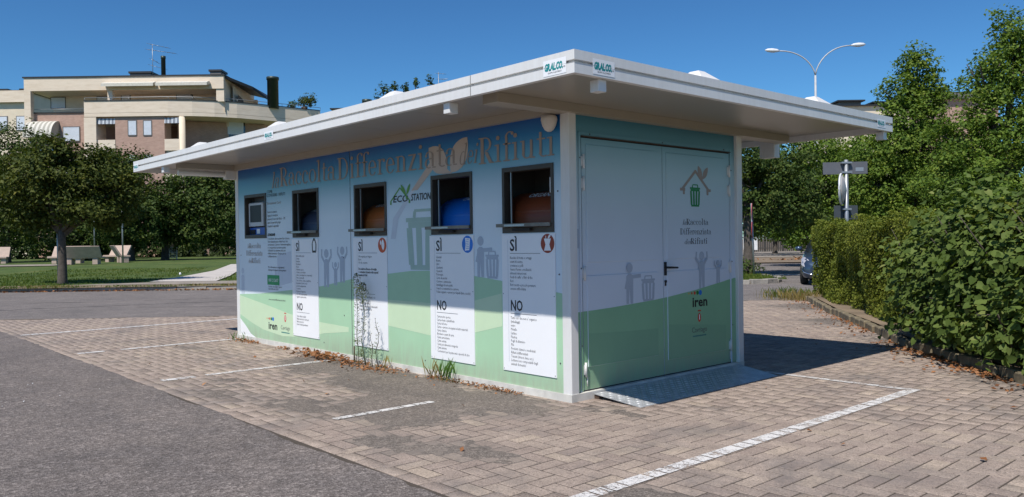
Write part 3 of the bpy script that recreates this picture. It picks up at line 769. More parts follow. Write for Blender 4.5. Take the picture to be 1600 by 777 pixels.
# long wall with hatch openings
OP = [(-6.765, -6.045, 1.55, 2.20), (-5.225, -4.51, 1.545, 2.185), (-3.62, -2.915, 1.54, 2.163), (-2.045, -1.352, 1.535, 2.166), (-.888, -.19, 1.533, 2.16)]
def wall_with_holes(x0, x1, holes):
    mb = MB(); z0, z1 = .083, ZB; xsr = x0
    f = lambda a0, a1, c0, c1: mb.quad((a0,0,c0),(a1,0,c0),(a1,0,c1),(a0,0,c1))
    for h in holes:
        f(xsr, h[0], z0, z1); f(h[0], h[1], z0, h[2]); f(h[0], h[1], h[3], z1)
        xsr = h[1]
    f(xsr, x1, z0, z1)
    return mb
wall_with_holes(-6.997, -3.726, OP[:2]).build('wall_panel', M['wallprint'], K)
wall_with_holes(-3.714, -.10, OP[2:]).build('wall_panel', M['wallprint'], K)
MB().box(-3.726, -3.714, .004, .02, .083, ZB).build('panel_joint', M['inner'], K)
# hill print
def hill_top(x):
    pts = [(-7.1,.70),(-6.3,.74),(-5.28,.83),(-4.5,.90),(-3.74,1.015),(-2.9,1.10),(-2.45,1.14),(-2.09,1.15),(-1.33,1.11),(-.91,1.07),(-.1,.98)]
    return np.interp(x, [p[0] for p in pts], [p[1] for p in pts])
for x0, x1 in ((-6.996, -3.727), (-3.713, -.101)):
    xs_ = np.linspace(x0, x1, 24)
    polys('hill_print', long_face(.0012), [[(x0,.084),(x1,.084)] + [(x, hill_top(x)) for x in xs_[::-1]]], M['hill'], K)
band = [(-6.996,.71),(-6.5,.64),(-5.9,.56),(-5.287,.505),(-4.4,.50),(-3.727,.475),(-3.727,.66),(-4.5,.80),(-5.28,.72),(-6.2,.70)]
bandL = [(-6.99,.40),(-6.6,.30),(-6.2,.22),(-5.6,.17),(-5.0,.20),(-4.4,.30),(-3.8,.36),(-3.8,.42),(-4.6,.44),(-5.4,.50),(-6.2,.60),(-6.99,.69)]
polys('hill_print', long_face(.0022), [bandL], M['hill2'], K)
polys('hill_print', long_face(.0022), [[(-2.915,.50),(-2.109,.45),(-1.345,.536),(-.922,.63),(-.922,.95),(-1.345,.86),(-2.1,.80),(-2.915,.80)][:]], M['hill2'], K)
polys('white_swoosh', long_face(.0030), [[(-6.99,.084),(-6.45,.084),(-6.62,.13),(-6.80,.24),(-6.99,.34)]], M['board'], K)

# silhouettes
def person(fn, x, z, h, m_, arms='up'):
    P = [circ(x, z + h*.86, h*.115, n=16), [(x-h*.13, z), (x-h*.03, z), (x-h*.01,z+h*.38),(x+h*.02, z), (x+h*.12, z), (x+h*.13, z+h*.66), (x+h*.05,z+h*.72),(x-h*.05,z+h*.72),(x-h*.13, z+h*.66)]]
    if arms == 'up':
        P += [thick((x-h*.10, z+h*.64), (x-h*.25, z+h*.80), h*.075), thick((x-h*.25, z+h*.80), (x-h*.23, z+h*.97), h*.06), thick((x+h*.10, z+h*.64), (x+h*.25, z+h*.80), h*.075), thick((x+h*.25, z+h*.80), (x+h*.23, z+h*.97), h*.06)]
    elif arms == 'out':
        P += [thick((x+h*.05, z+h*.64), (x+h*.42, z+h*.66), h*.09), thick((x-h*.08, z+h*.62), (x-h*.16, z+h*.36), h*.07)]
    out = []
    for i, p in enumerate(P):
        out.append(p)
    return out
def wheelie(x, z, w, h):
    lid = z + h*.80
    P = [[(x-w*.5, lid), (x+w*.5, lid), (x+w*.5, lid+h*.07), (x-w*.5, lid+h*.07)], [(x-w*.38,z),(x+w*.38,z),(x+w*.39,z+h*.08),(x-w*.39,z+h*.08)], [(x-w*.43,lid-h*.10),(x+w*.43,lid-h*.10),(x+w*.44,lid-.001),(x-w*.44,lid-.001)]]
    for k in (-.405, -.135, .135, .405):
        P.append([(x+w*(k*.86)-w*.078, z+h*.08), (x+w*(k*.86)+w*.078, z+h*.08), (x+w*k+w*.078, lid-h*.10), (x+w*k-w*.078, lid-h*.10)])
    P += [thick((x-w*.26, lid+h*.07), (x-w*.24, lid+h*.17), w*.08), thick((x+w*.26, lid+h*.07), (x+w*.24, lid+h*.17), w*.08), [(x-w*.27, lid+h*.165), (x+w*.27, lid+h*.165), (x+w*.25, lid+h*.21), (x-w*.25, lid+h*.21)]]
    return P
def leafshape(x0, z0, x1, z1, wd, n=9, bend=0):
    dx, dz = x1-x0, z1-z0; L_ = math.hypot(dx, dz); nx, nz = -dz/L_, dx/L_; a = []; b = []
    for i in range(n+1):
        s = i/n; k = math.sin(PI*s)**.8 * wd/2; bb = math.sin(PI*s)*bend
        a.append((x0+dx*s+nx*(k+bb), z0+dz*s+nz*(k+bb))); b.append((x0+dx*s+nx*(-k+bb), z0+dz*s+nz*(-k+bb)))
    return b + a[::-1][1:-1]
def stacked(name, face, plist, h, m_, parent, label=None):
    mb = MB()
    for i, p in enumerate(plist):
        fn = face(h + .00015*i); mb.quad(*[fn(a, b) for a, b in p])
    return mb.build(name, m_, parent, label)
for x, z, h, arms in ((-4.33, .90, .50, 'up'), (-4.10, .93, .30, 'up'), (-3.93, .97, .46, 'up'), (-1.235, 1.10, .42, 'out')):
    stacked('person_print', long_face, person(None, x, z, h, None, arms), .0015, M['silh'], K)
stacked('person_print', long_face, person(None, -6.88, .72, .40, None, 'no'), .0015, M['silh2'], K)
stacked('bin_print', long_face, wheelie(-1.06, 1.09, .20, .27), .0015, M['silh'], K)
stacked('recycling_point_print', long_face, [[(-5.72,.86),(-5.30,.93),(-5.30,1.36),(-5.72,1.30)], circ(-5.36,1.16,.06), [(-5.8,.84),(-5.74,.84),(-5.74,1.1),(-5.8,1.1)]], .0014, M['silh2'], K)
bp = wheelie(-2.20, 1.155, .66, .66)
def clipx(p, xm):
    return [(min(a, xm), b) for a, b in p]
stacked('bin_print', long_face, [clipx(p, -2.052) for p in bp if min(a for a, b in p) < -2.06], .0014, M['binprint'], K)
# large house-and-leaf print
house = [thick((-1.95, 2.28), (-2.62, 1.99), .10), thick((-2.60, 2.02), (-2.82, 1.93), .085), thick((-2.80, 1.96), (-2.83, 1.53), .10), thick((-1.97, 2.30), (-1.72, 2.175), .09)]
stacked('house_print', long_face, [[(-2.42,2.03),(-2.30,2.03),(-1.92,2.30),(-2.03,2.34)], [(-2.03,2.29),(-1.95,2.34),(-1.68,2.17),(-1.84,2.17)]], .0016, M['taupe_soft'], K)
stacked('house_print', long_face, [[(-2.84,1.50),(-2.74,1.50),(-2.68,1.72),(-2.36,2.03),(-2.42,2.03),(-2.78,1.74)]], .0014, M['silh2'], K)
stacked('leaf_print', long_face, [leafshape(-1.76, 2.185, -2.08, 2.47, .27), leafshape(-1.70, 2.178, -1.42, 2.52, .26)], .0026, M['taupe_soft'], K)
# long title
TF = long_face(.0044)
serif([('la', .78)], TF, -5.86, -5.62, 2.255, .27, M['taupe'], K, 'title_lettering')
serif([('Raccolta', 1)], TF, -5.60, -4.05, 2.262, .262, M['taupe'], K, 'title_lettering')
serif([('Differenziata', 1)], TF, -4.01, -1.58, 2.252, .27, M['taupe'], K, 'title_lettering')
serif([('dei', .78)], TF, -1.56, -1.26, 2.245, .26, M['taupe'], K, 'title_lettering')
serif([('Rifiuti', 1)], TF, -1.24, -.15, 2.225, .26, M['taupe'], K, 'title_lettering')
def three_lines(fn, cx, zs, cap, m_):
    serif([('la', .8), ('Raccolta', 1)], fn, cx-.235, cx+.225, zs[0], cap, m_, K, 'slogan_lettering')
    serif([('Differenziata', 1)], fn, cx-.275, cx+.275, zs[1], cap, m_, K, 'slogan_lettering')
    serif([('dei', .8), ('Rifiuti', 1)], fn, cx-.205, cx+.205, zs[2], cap, m_, K, 'slogan_lettering')
three_lines(long_face(.0030), -6.46, (1.405, 1.295, 1.185), .075, M['taupe'])
# ECO STATION
put_text('eco_station_lettering', long_face(.003), 'ECO', -2.785, 1.915, .105, M['ink'], K, fit=.30, shear=.15, bold=.002)
put_text('eco_station_lettering', long_face(.003), 'STATION', -2.425, 1.92, .105, M['ink'], K, fit=.37, shear=.15, bold=.002)
stacked('eco_station_roof_print', long_face, [thick((-2.835,1.92),(-2.64,2.075),.018), thick((-2.64,2.075),(-2.44,1.915),.018), thick((-2.825,1.92),(-2.825,1.89),.03), thick((-2.455,1.92),(-2.455,1.895),.03), leafshape(-2.52,1.99,-2.62,2.11,.045), leafshape(-2.51,1.99,-2.44,2.11,.045), thick((-2.52,2.0),(-2.51,1.94),.02)], .0030, M['eco'], K)
# left text block
T = long_face(.0028)
put_text('instructions_lettering', T, 'COME\nCONFERIRE I RIFIUTI', -6.01, 2.19, .062, M['ink'], K, fit=.56, line=.85)
put_text('instructions_lettering', T, 'Ecostazione Card', -6.01, 2.03, .05, M['taupe'], K, fit=.42)
put_text('instructions_lettering', T, 'Inserire la tessera\nseguire le istruzioni\npremere il tasto del rifiuto  - OK\naprire lo sportello grigio\nchiudere lo sportello', -6.01, 1.905, .048, M['inkgrey'], K, fit=.56, line=1.05)
put_text('instructions_lettering', T, 'ATTENZIONE', -6.01, 1.58, .045, M['ink'], K, fit=.24, bold=.003)
put_text('instructions_lettering', T, 'Il sacchetto deve essere ben chiuso.\nNon abbandonare rifiuti fuori dai\ncontenitori. L\'area e\' videosorvegliata\ne i trasgressori saranno puniti.\nUtilizzare la stazione solo per\nrifiuti domestici. Grazie per la\ncollaborazione.', -6.01, 1.525, .042, M['inkgrey'], K, fit=.70, line=1.0)
put_text('instructions_lettering', T, 'Per informazioni e segnalazioni\nchiamare il numero verde gratuito', -6.01, 1.12, .04, M['ink'], K, fit=.56)
stacked('green_label', long_face, [[(-6.04,.88),(-5.66,.88),(-5.66,1.02),(-6.04,1.02)]], .0028, M['green_lbl'], K)
put_text('green_label_lettering', long_face(.0036), '800 212607', -6.0, .925, .065, M['board'], K, fit=.30)
put_text('instructions_lettering', T, 'Servizio attivo tutti i giorni\ndalle 8.00 alle 20.00', -6.01, .845, .036, M['inkgrey'], K, fit=.42)
put_text('instructions_lettering', T, 'www.raccolta differenziata dei rifiuti', -6.01, .66, .034, M['inkgrey'], K, fit=.52)
def logo_iren(face, h, x, z, s):
    put_text('iren_lettering', face(h), 'iren', x, z, .155*s, M['ink'], K, fit=.29*s, bold=.004*s)
    for k, (r, mm) in enumerate(((.010, 'yellow'), (.014, 'orange'), (.020, 'red'), (.024, 'bingreen'), (.030, 'bluep'))):
        stacked('logo_dot', face, [circ(x - .06*s + k*.055*s, z + .155*s, r*s, r*s, 12)], h, M[mm], K)
def logo_crest(face, h, x, z, s):
    stacked('crest_print', face, [circ(x, z+.165*s, .030*s, .052*s, 14), [(x-.03*s,z+.235*s),(x+.03*s,z+.235*s),(x+.03*s,z+.25*s),(x-.03*s,z+.25*s)]], h, M['red'], K)
    stacked('crest_print', face, [[(x-.008*s,z+.14*s),(x+.008*s,z+.14*s),(x+.008*s,z+.2*s),(x-.008*s,z+.2*s)]], h+.001, M['board'], K)
    put_text('cavriago_lettering', face(h), 'Cavriago', x, z, .085*s, M['inkgrey'], K, align='CENTER', fit=.29*s)
    stacked('crest_underline', face, [[(x-.13*s,z-.05*s),(x+.13*s,z-.05*s),(x+.13*s,z-.035*s),(x-.13*s,z-.035*s)]], h, M['tealdark'], K)
logo_iren(long_face, .003, -6.03, .245, .95); logo_crest(long_face, .003, -5.50, .265, .95)

# service hatches
def hatch(k, bin_m=None):
    x0, x1, z0, z1 = OP[k]
    h = bpy.data.objects.new('service_hatch', None)
    fr = MB(); t = .032; y0, y1 = -.012, .10
    fr.box(x0, x0+t, y0, y1, z0, z1); fr.box(x1-t, x1, y0, y1, z0, z1); fr.box(x0+t, x1-t, y0, y1, z1-t*1.3, z1); fr.box(x0+t, x1-t, y0, y1, z0, z0+t*1.6)
    f = fr.build('hatch_frame', M['bronze'], K)
    return f
# interior partition around each waste bay
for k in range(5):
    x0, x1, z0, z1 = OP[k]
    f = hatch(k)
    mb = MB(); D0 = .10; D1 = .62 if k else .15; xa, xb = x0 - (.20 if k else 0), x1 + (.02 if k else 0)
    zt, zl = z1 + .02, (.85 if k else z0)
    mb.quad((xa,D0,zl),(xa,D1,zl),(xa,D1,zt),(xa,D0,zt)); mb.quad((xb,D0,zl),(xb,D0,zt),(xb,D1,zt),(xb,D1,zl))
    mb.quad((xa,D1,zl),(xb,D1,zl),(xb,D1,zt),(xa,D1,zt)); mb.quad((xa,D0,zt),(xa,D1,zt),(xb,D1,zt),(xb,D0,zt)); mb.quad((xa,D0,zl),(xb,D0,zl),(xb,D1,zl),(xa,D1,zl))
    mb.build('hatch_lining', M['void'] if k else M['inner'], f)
    if k:
        MB().box(x0+.032+.045, x0+.032+.058, .03, .045, z0+.05, z1-.042).build('guide_rail', M['alu'], f)
        MB().box(x0+.20, x1-.02, D1-.03, D1-.005, z1-.125, z1-.085).build('rear_crossbar', M['alu'], f)
        s = MB(); s.prism([(x0+.0, -.095), (x1-.10, -.095), (x1-.03, -.03), (x1-.034, .02), (x0+.034, .02), (x0+.0, -.03)], z0+.056, z0+.088, lambda a, b, h: (a, b, h))
        s.build('hatch_shelf', M['shelf'], f, fix=True)
        MB().box(x0+.12, x0+.40, -.0975, -.0955, z0+.062, z0+.080).build('shelf_strip', M['alu'], f)
        MB().box(x0+.18, x0+.42, -.05, -.013, z0+.018, z0+.045).build('shelf_latch', M['stain'], f)
    if k == 4: MB().box(x1-.046, x1-.033, -.006, .01, z1-.27, z1-.13).build('latch_plate', M['board'], f)
# card terminal in the first hatch
f0 = [c for c in kids(K) if c.name.startswith('hatch_frame')][0]
tx0, tx1 = -6.74, -6.20
tm = MB().bbox(tx0+.03, tx1-.02, .03, .12, 1.73, 2.08, .01).build('terminal_case', M['screen_frame'], K)
MB().box(tx0+.09, tx1-.08, .0265, .031, 1.79, 2.04).build('terminal_screen', M['screen'], K)
MB().box(tx0+.0, tx1+.04, .06, .145, 1.59, 1.71).build('terminal_base', M['term_blue'], K)
MB().box(tx0+.26, tx0+.36, .052, .059, 1.62, 1.69).build('card_reader', M['board'], K)
MB().box(tx0+.03, tx0+.2, .052, .059, 1.61, 1.68).build('keypad', M['stain'], K)

# information boards ----------------------------------------------------
BD = [(-5.255, -4.535), (-3.65, -2.912), (-2.08, -1.338), (-.902, -.178)]
TXT = [
 ("Rifiuti indifferenziati\nGomma\nPannolini\nAssorbenti\nStracci\nPolistirolo sporco\nCeramica e porcellana\nLettiere per animali non compostabili\nPenne e pennarelli\nCarta carbone, oleata e plastificata\nSpazzolini da denti e rasoi\nSacchetti aspirapolvere\nCosmetici\nMozziconi di sigaretta\nCD, DVD, videocassette\nOggetti in plastica dura", "", "Tutti i rifiuti riciclabili\nRifiuti elettrici ed elettronici\nRifiuti pericolosi\nInerti e rifiuti ingombranti"),
 ("Olio vegetale per friggere\nBurro\nOlio da conserve", "Da conferire all'interno di bottiglie\no contenitori di plastica della capacita'\nmassima di 5 litri", "Olio minerale, lubrificanti e oli\nsintetici\nMorchie e paraffine\nSostanze pericolose e infiammabili\nAcque con residui di oli"),
 ("Giornali\nRiviste\nLibri\nQuaderni\nOpuscoli\nFotocopie\nCarta da pacchi\nCartone e cartoncino\nImballaggi di carta puliti\nScatole e contenitori in cartone\nPoliaccoppiati e cartoni per liquidi (latte, succhi)", "", "Carta molto sporca\nCarta oleata e plastificata\nCarta da forno\nCarta e cartone accoppiati ad altri materiali\nCarta chimica\nBicchieri e piatti di carta\nCarta autoadesiva\nCarta vetrata\nCarta per alimenti in stagnola\nCarta adesiva\nContenitori per la pizza unti e sporchi di cibo"),
 ("Residui di frutta e ortaggi\nscarti di cucina\ncrostacei e pelli\nGusci d'uovo e molluschi\nalimenti deteriorati\nfondi di caffe' e filtri di the\nfiori\nfiori secchi e piccole potature\ncenere raffreddata", "", "Tutto cio' che non e' organico\n(imballaggi)\nvetro\nMetallo\nLattine\nPlastica\nFogli di alluminio\nPile\nProdotti chimici e medicinali\nRifiuti indifferenziati\nTessuti (stracci, lana, ecc.)\nLettiere non compostabili degli\nanimali domestici")]
BADGE = ['inkgrey', 'orange', 'bluep', 'redbrown']
NOZ = [.565, .88, .74, .795]; NOT = [.47, .80, .655, .712]
for k, (x0, x1) in enumerate(BD):
    b_ = MB().box(x0, x1, -.010, -.0015, .212, 1.525).build('information_board', M['board'], K, ['white notice board with a grey bottle badge', 'white notice board with an orange oil drop badge', 'white notice board with a blue paper badge', 'white notice board with a brown apple core badge'][k])
    F_ = long_face(.0112)
    tx = x0 + .115
    put_text('board_heading', F_, 'SÌ', tx, 1.365, .155, M['ink'], b_, fit=.10, bold=.003)
    put_text('board_heading', F_, 'NO', tx, NOZ[k], .14, M['ink'], b_, fit=.165, bold=.003)
    polys('board_rule', F_, [[(tx, 1.337), (tx+.42, 1.337), (tx+.42, 1.341), (tx, 1.341)]], M['inkgrey'], b_)
    polys('board_rule', F_, [[(tx, NOZ[k]-.032), (tx+.36, NOZ[k]-.032), (tx+.36, NOZ[k]-.028), (tx, NOZ[k]-.028)]], M['inkgrey'], b_)
    polys('board_rule', F_, [[(tx-.03, .30), (tx-.027, .30), (tx-.027, 1.47), (tx-.03, 1.47)]], M['silh'], b_)
    pit = .0368
    for txt, zz in ((TXT[k][0], 1.285), (TXT[k][2], NOT[k])):
        put_text('board_lettering', F_, txt, tx, zz, pit/1.0, M['inkgrey'], b_, sx=.80, line=1.0, res=1)
    if TXT[k][1]: put_text('board_lettering', F_, TXT[k][1], tx, 1.135, pit, M['ink'], b_, sx=.78, res=1, bold=.001)
    for cx, cz in ((x0+.015, .23), (x1-.015, .23), (x0+.015, .95), (x1-.015, .95)):
        mm = MB(); mm.tube([(cx, -.0100, cz), (cx, -.0135, cz)], .004, 6); mm.build('board_screw', M['inkgrey'], b_)
    # badge
    bx = x1 - .093
    bad = circ(bx, 1.43, .088, .088, 28)
    if k == 0: 
        ring = [thick((bx-.045,1.36),(bx-.05,1.46),.022), thick((bx+.045,1.36),(bx+.05,1.46),.022), thick((bx-.05,1.46),(bx-.02,1.51),.02), thick((bx+.05,1.46),(bx+.02,1.51),.02), thick((bx-.05,1.355),(bx+.05,1.355),.026), thick((bx-.02,1.515),(bx+.02,1.515),.03)]
        stacked('badge', long_face, ring, .0115, M['ink'], b_)
    else:
        stacked('badge', long_face, [bad], .0113, M[BADGE[k]], b_)
        if k == 1: pic = [leafshape(bx+.02, 1.37, bx+.01, 1.50, .06), leafshape(bx-.035, 1.43, bx-.03, 1.49, .03)]
        elif k == 2: pic = [[(bx-.04,1.365),(bx+.03,1.37),(bx+.045,1.49),(bx-.035,1.495),(bx-.028,1.43)]]
        else: pic = [[(bx-.045,1.365),(bx+.045,1.365),(bx+.025,1.42),(bx+.045,1.475),(bx-.045,1.475),(bx-.025,1.42)], leafshape(bx+.005,1.475,bx+.045,1.515,.022), thick((bx-.02,1.475),(bx-.02,1.50),.008)]
        stacked('badge_picture', long_face, pic, .0120, M['board'], b_)
        if k == 2: stacked('badge_picture_lines', long_face, [[(bx-.022,z_),(bx+.025,z_+.003),(bx+.025,z_+.007),(bx-.022,z_+.004)] for z_ in (1.385,1.402,1.42,1.438,1.455,1.472)], .0126, M['bluep'], b_)

for x_, z_ in ((-3.90, 1.28), (-3.90, .56), (-6.93, 1.30), (-4.42, .18), (-2.2, .17), (-.135, 1.15), (-.135, .35), (-3.58, 1.9), (-.14, 1.9)):
    MB().lathe([(.008,-.003),(.008,0),(.004,.003)], seg=8).build('rivet', M['inkgrey'], K).matrix_world = Matrix.Translation((x_, -.004, z_)) @ Matrix.Rotation(PI/2, 4, 'X')
for y_, z_ in ((.163, 2.2), (.163, 1.2), (.163, .5), (2.587, 2.2), (2.587, 1.2), (2.587, .5), (1.37, 2.42), (.3, 2.42), (2.45, 2.42)):
    MB().lathe([(.007,-.003),(.007,0),(.004,.003)], seg=8).build('rivet', M['inkgrey'], K).matrix_world = Matrix.Translation((-.0165, y_, z_)) @ Matrix.Rotation(PI/2, 4, 'Y')
# front wall (door face) -------------------------------------------------
XF = -.03
fw = MB()
def fq(y0, y1, z0, z1, x=XF): fw.quad((x,y0,z0),(x,y1,z0),(x,y1,z1),(x,y0,z1))
fq(.09, .185, .083, ZB); fq(2.565, 2.67, .083, ZB); fq(.185, 2.565, 2.40, ZB)
fw.build('front_wall', M['doorprint'], K)
MB().box(XF-.03, XF-.004, .18, 2.57, .0835, 2.42).build('door_reveal', M['stain'], K)
# frame strips
MB().box(XF, XF+.010, .150, .176, .09, 2.435).build('door_jamb', M['doorprint'], K)
MB().box(XF, XF+.010, 2.574, 2.60, .09, 2.435).build('door_jamb', M['doorprint'], K)
MB().box(XF, XF+.010, .177, 2.573, 2.405, 2.435).build('door_header', M['doorprint'], K)
MB().box(XF, XF+.022, .177, 2.573, 2.392, 2.399).build('door_seal', M['rust'], K)
doors = []
for k, (y0, y1) in enumerate(((.192, 1.368), (1.376, 2.558))):
    xd = XF + .002
    d = MB().box(xd-.02, xd, y0, y1, .095, 2.382).build('door', M['doorprint'], K); doors.append(d)
    for z0, z1 in ((1.25, 2.325), (.30 if k == 0 else .235, 1.13)):
        p_ = MB(); p_.bbox(y0+.055, y1-.095 if k == 0 else y1-.10, z0, z1, 0, .007, .003)
        # bbox built in (y,z,x) order -> remap
        p_.v = [(xd + c_, a_, b__) for a_, b__, c_ in p_.v]
        p_.build('door_inset', M['doorprint'], d)
    hy = y0 + .012 if k == 0 else y1 - .012
    zz = (2.17, 1.97, 1.155, .28) if k == 0 else (2.19, 1.98, 1.145, .28)
    for hz in zz:
        hg = MB(); hg.tube([(xd+.014, hy, hz-.065), (xd+.014, hy, hz+.065)], .011, 10); hg.box(xd, xd+.008, hy-.022, hy+.022, hz-.045, hz+.045)
        hg.build('hinge', M['white_metal'], d)
    rod = MB(); rod.tube([(xd+.012, hy+(.018 if k == 0 else -.018), .13), (xd+.012, hy+(.018 if k == 0 else -.018), .215)], .006, 6); rod.build('bolt_rod', M['white_metal'], d)
# green hills on the doors and wall margins
HXF = lambda y: float(np.interp(y, [.09, .6, 1.336, 1.9, 2.634], [.805, .822, .862, .918, 1.015]))
for y0, y1, x, in ((.09, .149, XF), (.15, .176, XF+.010), (2.601, 2.67, XF), (2.574, 2.60, XF+.010), (.177, .185, XF)):
    ys_ = np.linspace(y0, y1, 4); polys('hill_print', door_face(x+.0012), [[(y0,.084 if x == XF else .091),(y1,.084 if x == XF else .091)] + [(y, HXF(y)) for y in ys_[::-1]]], M['hillD'], K)
for k, (y0, y1) in enumerate(((.192, 1.368), (1.376, 2.558))):
    xd = XF + .002; d = doors[k]; ys_ = np.linspace(y0, y1, 12)
    polys('hill_print', door_face(xd+.0008), [[(y0,.096),(y1,.096)] + [(y, HXF(y)) for y in ys_[::-1]]], M['hillD'], d)
    ya, yb = y0+.058, (y1-.098 if k == 0 else y1-.103); ys_ = np.linspace(ya, yb, 12); zb_ = .303 if k == 0 else .238
    polys('hill_print', door_face(xd+.0081), [[(ya,zb_),(yb,zb_)] + [(y, HXF(y)) for y in ys_[::-1]]], M['hillD'], d)
    lo = (lambda y: .62 - .05*math.sin(y*1.1)) if k == 0 else (lambda y: .60 - .08*(y-1.37))
    polys('hill_print', door_face(xd+.0088), [[(ya,zb_),(yb,zb_)] + [(y, lo(y)) for y in ys_[::-1]]], M['hillD2'], d)
# silhouettes on the door
xd = XF + .002
for y, z, h, arms, k in ((.84, .84, .40, 'out', 0), (2.02, .93, .40, 'up', 1), (2.32, .965, .26, 'up', 1)):
    P = person(None, y, z, h, None, arms)
    stacked('person_print', door_face, P, xd+.0079, M['silh'], doors[k])
stacked('bin_print', door_face, wheelie(1.12, .85, .21, .25), xd+.0079, M['silh'], doors[0])
stacked('person_print', door_face, [circ(.12+.02, 1.47, .045, .09, 14)], XF+.0015, M['silh'], K)
# door emblem: house, leaves and bin
E = doors[1]
stacked('house_print', door_face, [thick((1.69,1.965),(1.93,2.165),.032), thick((1.92,2.165),(2.16,1.965),.032), thick((1.655,1.965),(1.745,1.965),.03), thick((1.72,1.97),(1.72,1.915),.035), thick((2.12,1.965),(2.20,1.965),.03), thick((2.14,1.97),(2.14,1.915),.035), leafshape(2.035,2.08,1.975,2.22,.07), leafshape(2.05,2.08,2.15,2.21,.07), thick((2.04,2.11),(2.05,2.04),.02)], xd+.0080, M['taupe'], E)
stacked('bin_print', door_face, wheelie(1.915, 1.79, .18, .23), xd+.0090, M['bingreen'], E)
three_lines(door_face(xd+.0082), 1.925, (1.60, 1.50, 1.40), .062, M['ink'])
lgs = (lambda h: door_face(h))
logo_iren(door_face, xd+.0095, 1.84, .745, .92); logo_crest(door_face, xd+.0095, 1.965, .475, .92)
# handle and lock
hd = MB(); hd.box(xd, xd+.012, 1.383, 1.415, 1.09, 1.225); hd.tube([(xd+.012,1.399,1.17),(xd+.055,1.399,1.17),(xd+.062,1.42,1.17),(xd+.062,1.53,1.165)], [.011,.011,.011,.009], 8)
hd.build('door_handle', M['stain'], E)
lk = MB(); lk.tube([(xd, 1.40, 1.03), (xd+.014, 1.40, 1.03)], .014, 10); lk.box(xd, xd+.01, 1.393, 1.407, .985, 1.02); lk.build('keyhole', M['stain'], E)

# roof -------------------------------------------------------------------
rx0, rx1, ry0, ry1 = -L-C_, B_, -A_, WD+A_
ZC = 2.665
roof = MB().box(rx0+.05, rx1-.05, ry0+.05, ry1-.05, ZC+.004, ZT-.015).build('roof_slab', M['white_metal'], K)
# ceiling sheets
nsh = 8
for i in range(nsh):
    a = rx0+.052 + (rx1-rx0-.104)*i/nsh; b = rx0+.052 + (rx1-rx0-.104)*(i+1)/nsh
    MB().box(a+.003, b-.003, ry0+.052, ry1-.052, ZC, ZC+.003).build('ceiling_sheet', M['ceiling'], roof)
prof = [(.05, ZB), (0, ZB), (0, 2.668), (-.003, 2.674), (.028, 2.674), (.028, 2.690), (0, 2.692), (0, ZT), (.05, ZT), (.05, ZT-.02)]   # (inset, z)
def fascia(p0, p1, cut0=True, cut1=True):
    """profile swept from p0 to p1 (outer corners, counterclockwise), mitred"""
    mb = MB(); d = (Vector(p1) - Vector(p0)); Ln = d.length; d.normalize(); nrm = Vector((-d.y, d.x))
    n = len(prof)
    for base, sgn, cut in ((Vector(p0), 1, cut0), (Vector(p1), -1, cut1)):
        for ins, z in prof:
            q = base + nrm * ins + d * (sgn * (ins if cut else 0)); mb.v.append((q.x, q.y, z))
    for i in range(n-1):
        mb.f.append((i, n+i, n+i+1, i+1)); mb.sm.append(False)
    mb.f.append((n-1, 2*n-1, n, 0)); mb.sm.append(False)
    return mb.build('fascia', M['white_metal'], K, fix=True)
fascia((rx0, ry0), (.052, ry0), True, False); fascia((.058, ry0), (rx1, ry0), False, True)
fascia((rx1, ry0), (rx1, ry1)); fascia((rx1, ry1), (rx0, ry1)); fascia((rx0, ry1), (rx0, ry0))
# ceiling beams
zb0 = 2.585
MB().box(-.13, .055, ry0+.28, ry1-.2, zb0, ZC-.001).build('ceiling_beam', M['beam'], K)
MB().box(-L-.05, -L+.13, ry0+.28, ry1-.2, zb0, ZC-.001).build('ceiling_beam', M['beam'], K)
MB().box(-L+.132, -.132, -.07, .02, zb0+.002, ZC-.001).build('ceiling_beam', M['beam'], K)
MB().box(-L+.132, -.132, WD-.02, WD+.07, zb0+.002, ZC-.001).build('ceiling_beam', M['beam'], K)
# gutter pipe on the left end
gp = MB(); gp.tube([(-L-.02, -A_+.30, 2.53), (-L-.02, -.13, 2.53), (-L-.02, -.10, 2.50)], .04, 14); gp.box(-L-.07, -L+.04, -.16, -.011, 2.46, 2.585)
gp.build('gutter_pipe', M['white_metal'], K)
# corner spouts under the eaves
for x0, x1, y0, y1 in ((-.345, -.262, -1.12, -1.03), (-7.03, -6.95, -1.12, -1.03), (1.05, 1.135, -.865, -.78), (1.05, 1.135, 3.78, 3.86)):
    MB().bbox(x0, x1, y0, y1, 2.512, 2.597, .004).build('spout', M['white_metal'], K)
MB().bbox(-.42, -.22, 3.85, 3.98, 2.44, ZC-.002, .006).build('spout', M['white_metal'], K)
# roof caps
def cap(x, y, s, h):
    mb = MB(); z = ZT - .016
    mb.v = [(x-s, y-s, z), (x+s, y-s, z), (x+s, y+s, z), (x-s, y+s, z), (x-s*.25, y-s*.25, z+h), (x+s*.25, y-s*.25, z+h), (x+s*.25, y+s*.25, z+h), (x-s*.25, y+s*.25, z+h)]
    mb.f = [(0,1,5,4),(1,2,6,5),(2,3,7,6),(3,0,4,7),(4,5,6,7)]; mb.sm = [False]*5
    mb.build('roof_cap', M['white_metal'], K)
for x in (-5.95, -3.62, -1.28): cap(x, -.95, .17, .105)
for y in (.52, 2.47): cap(1.0, y, .17, .105)
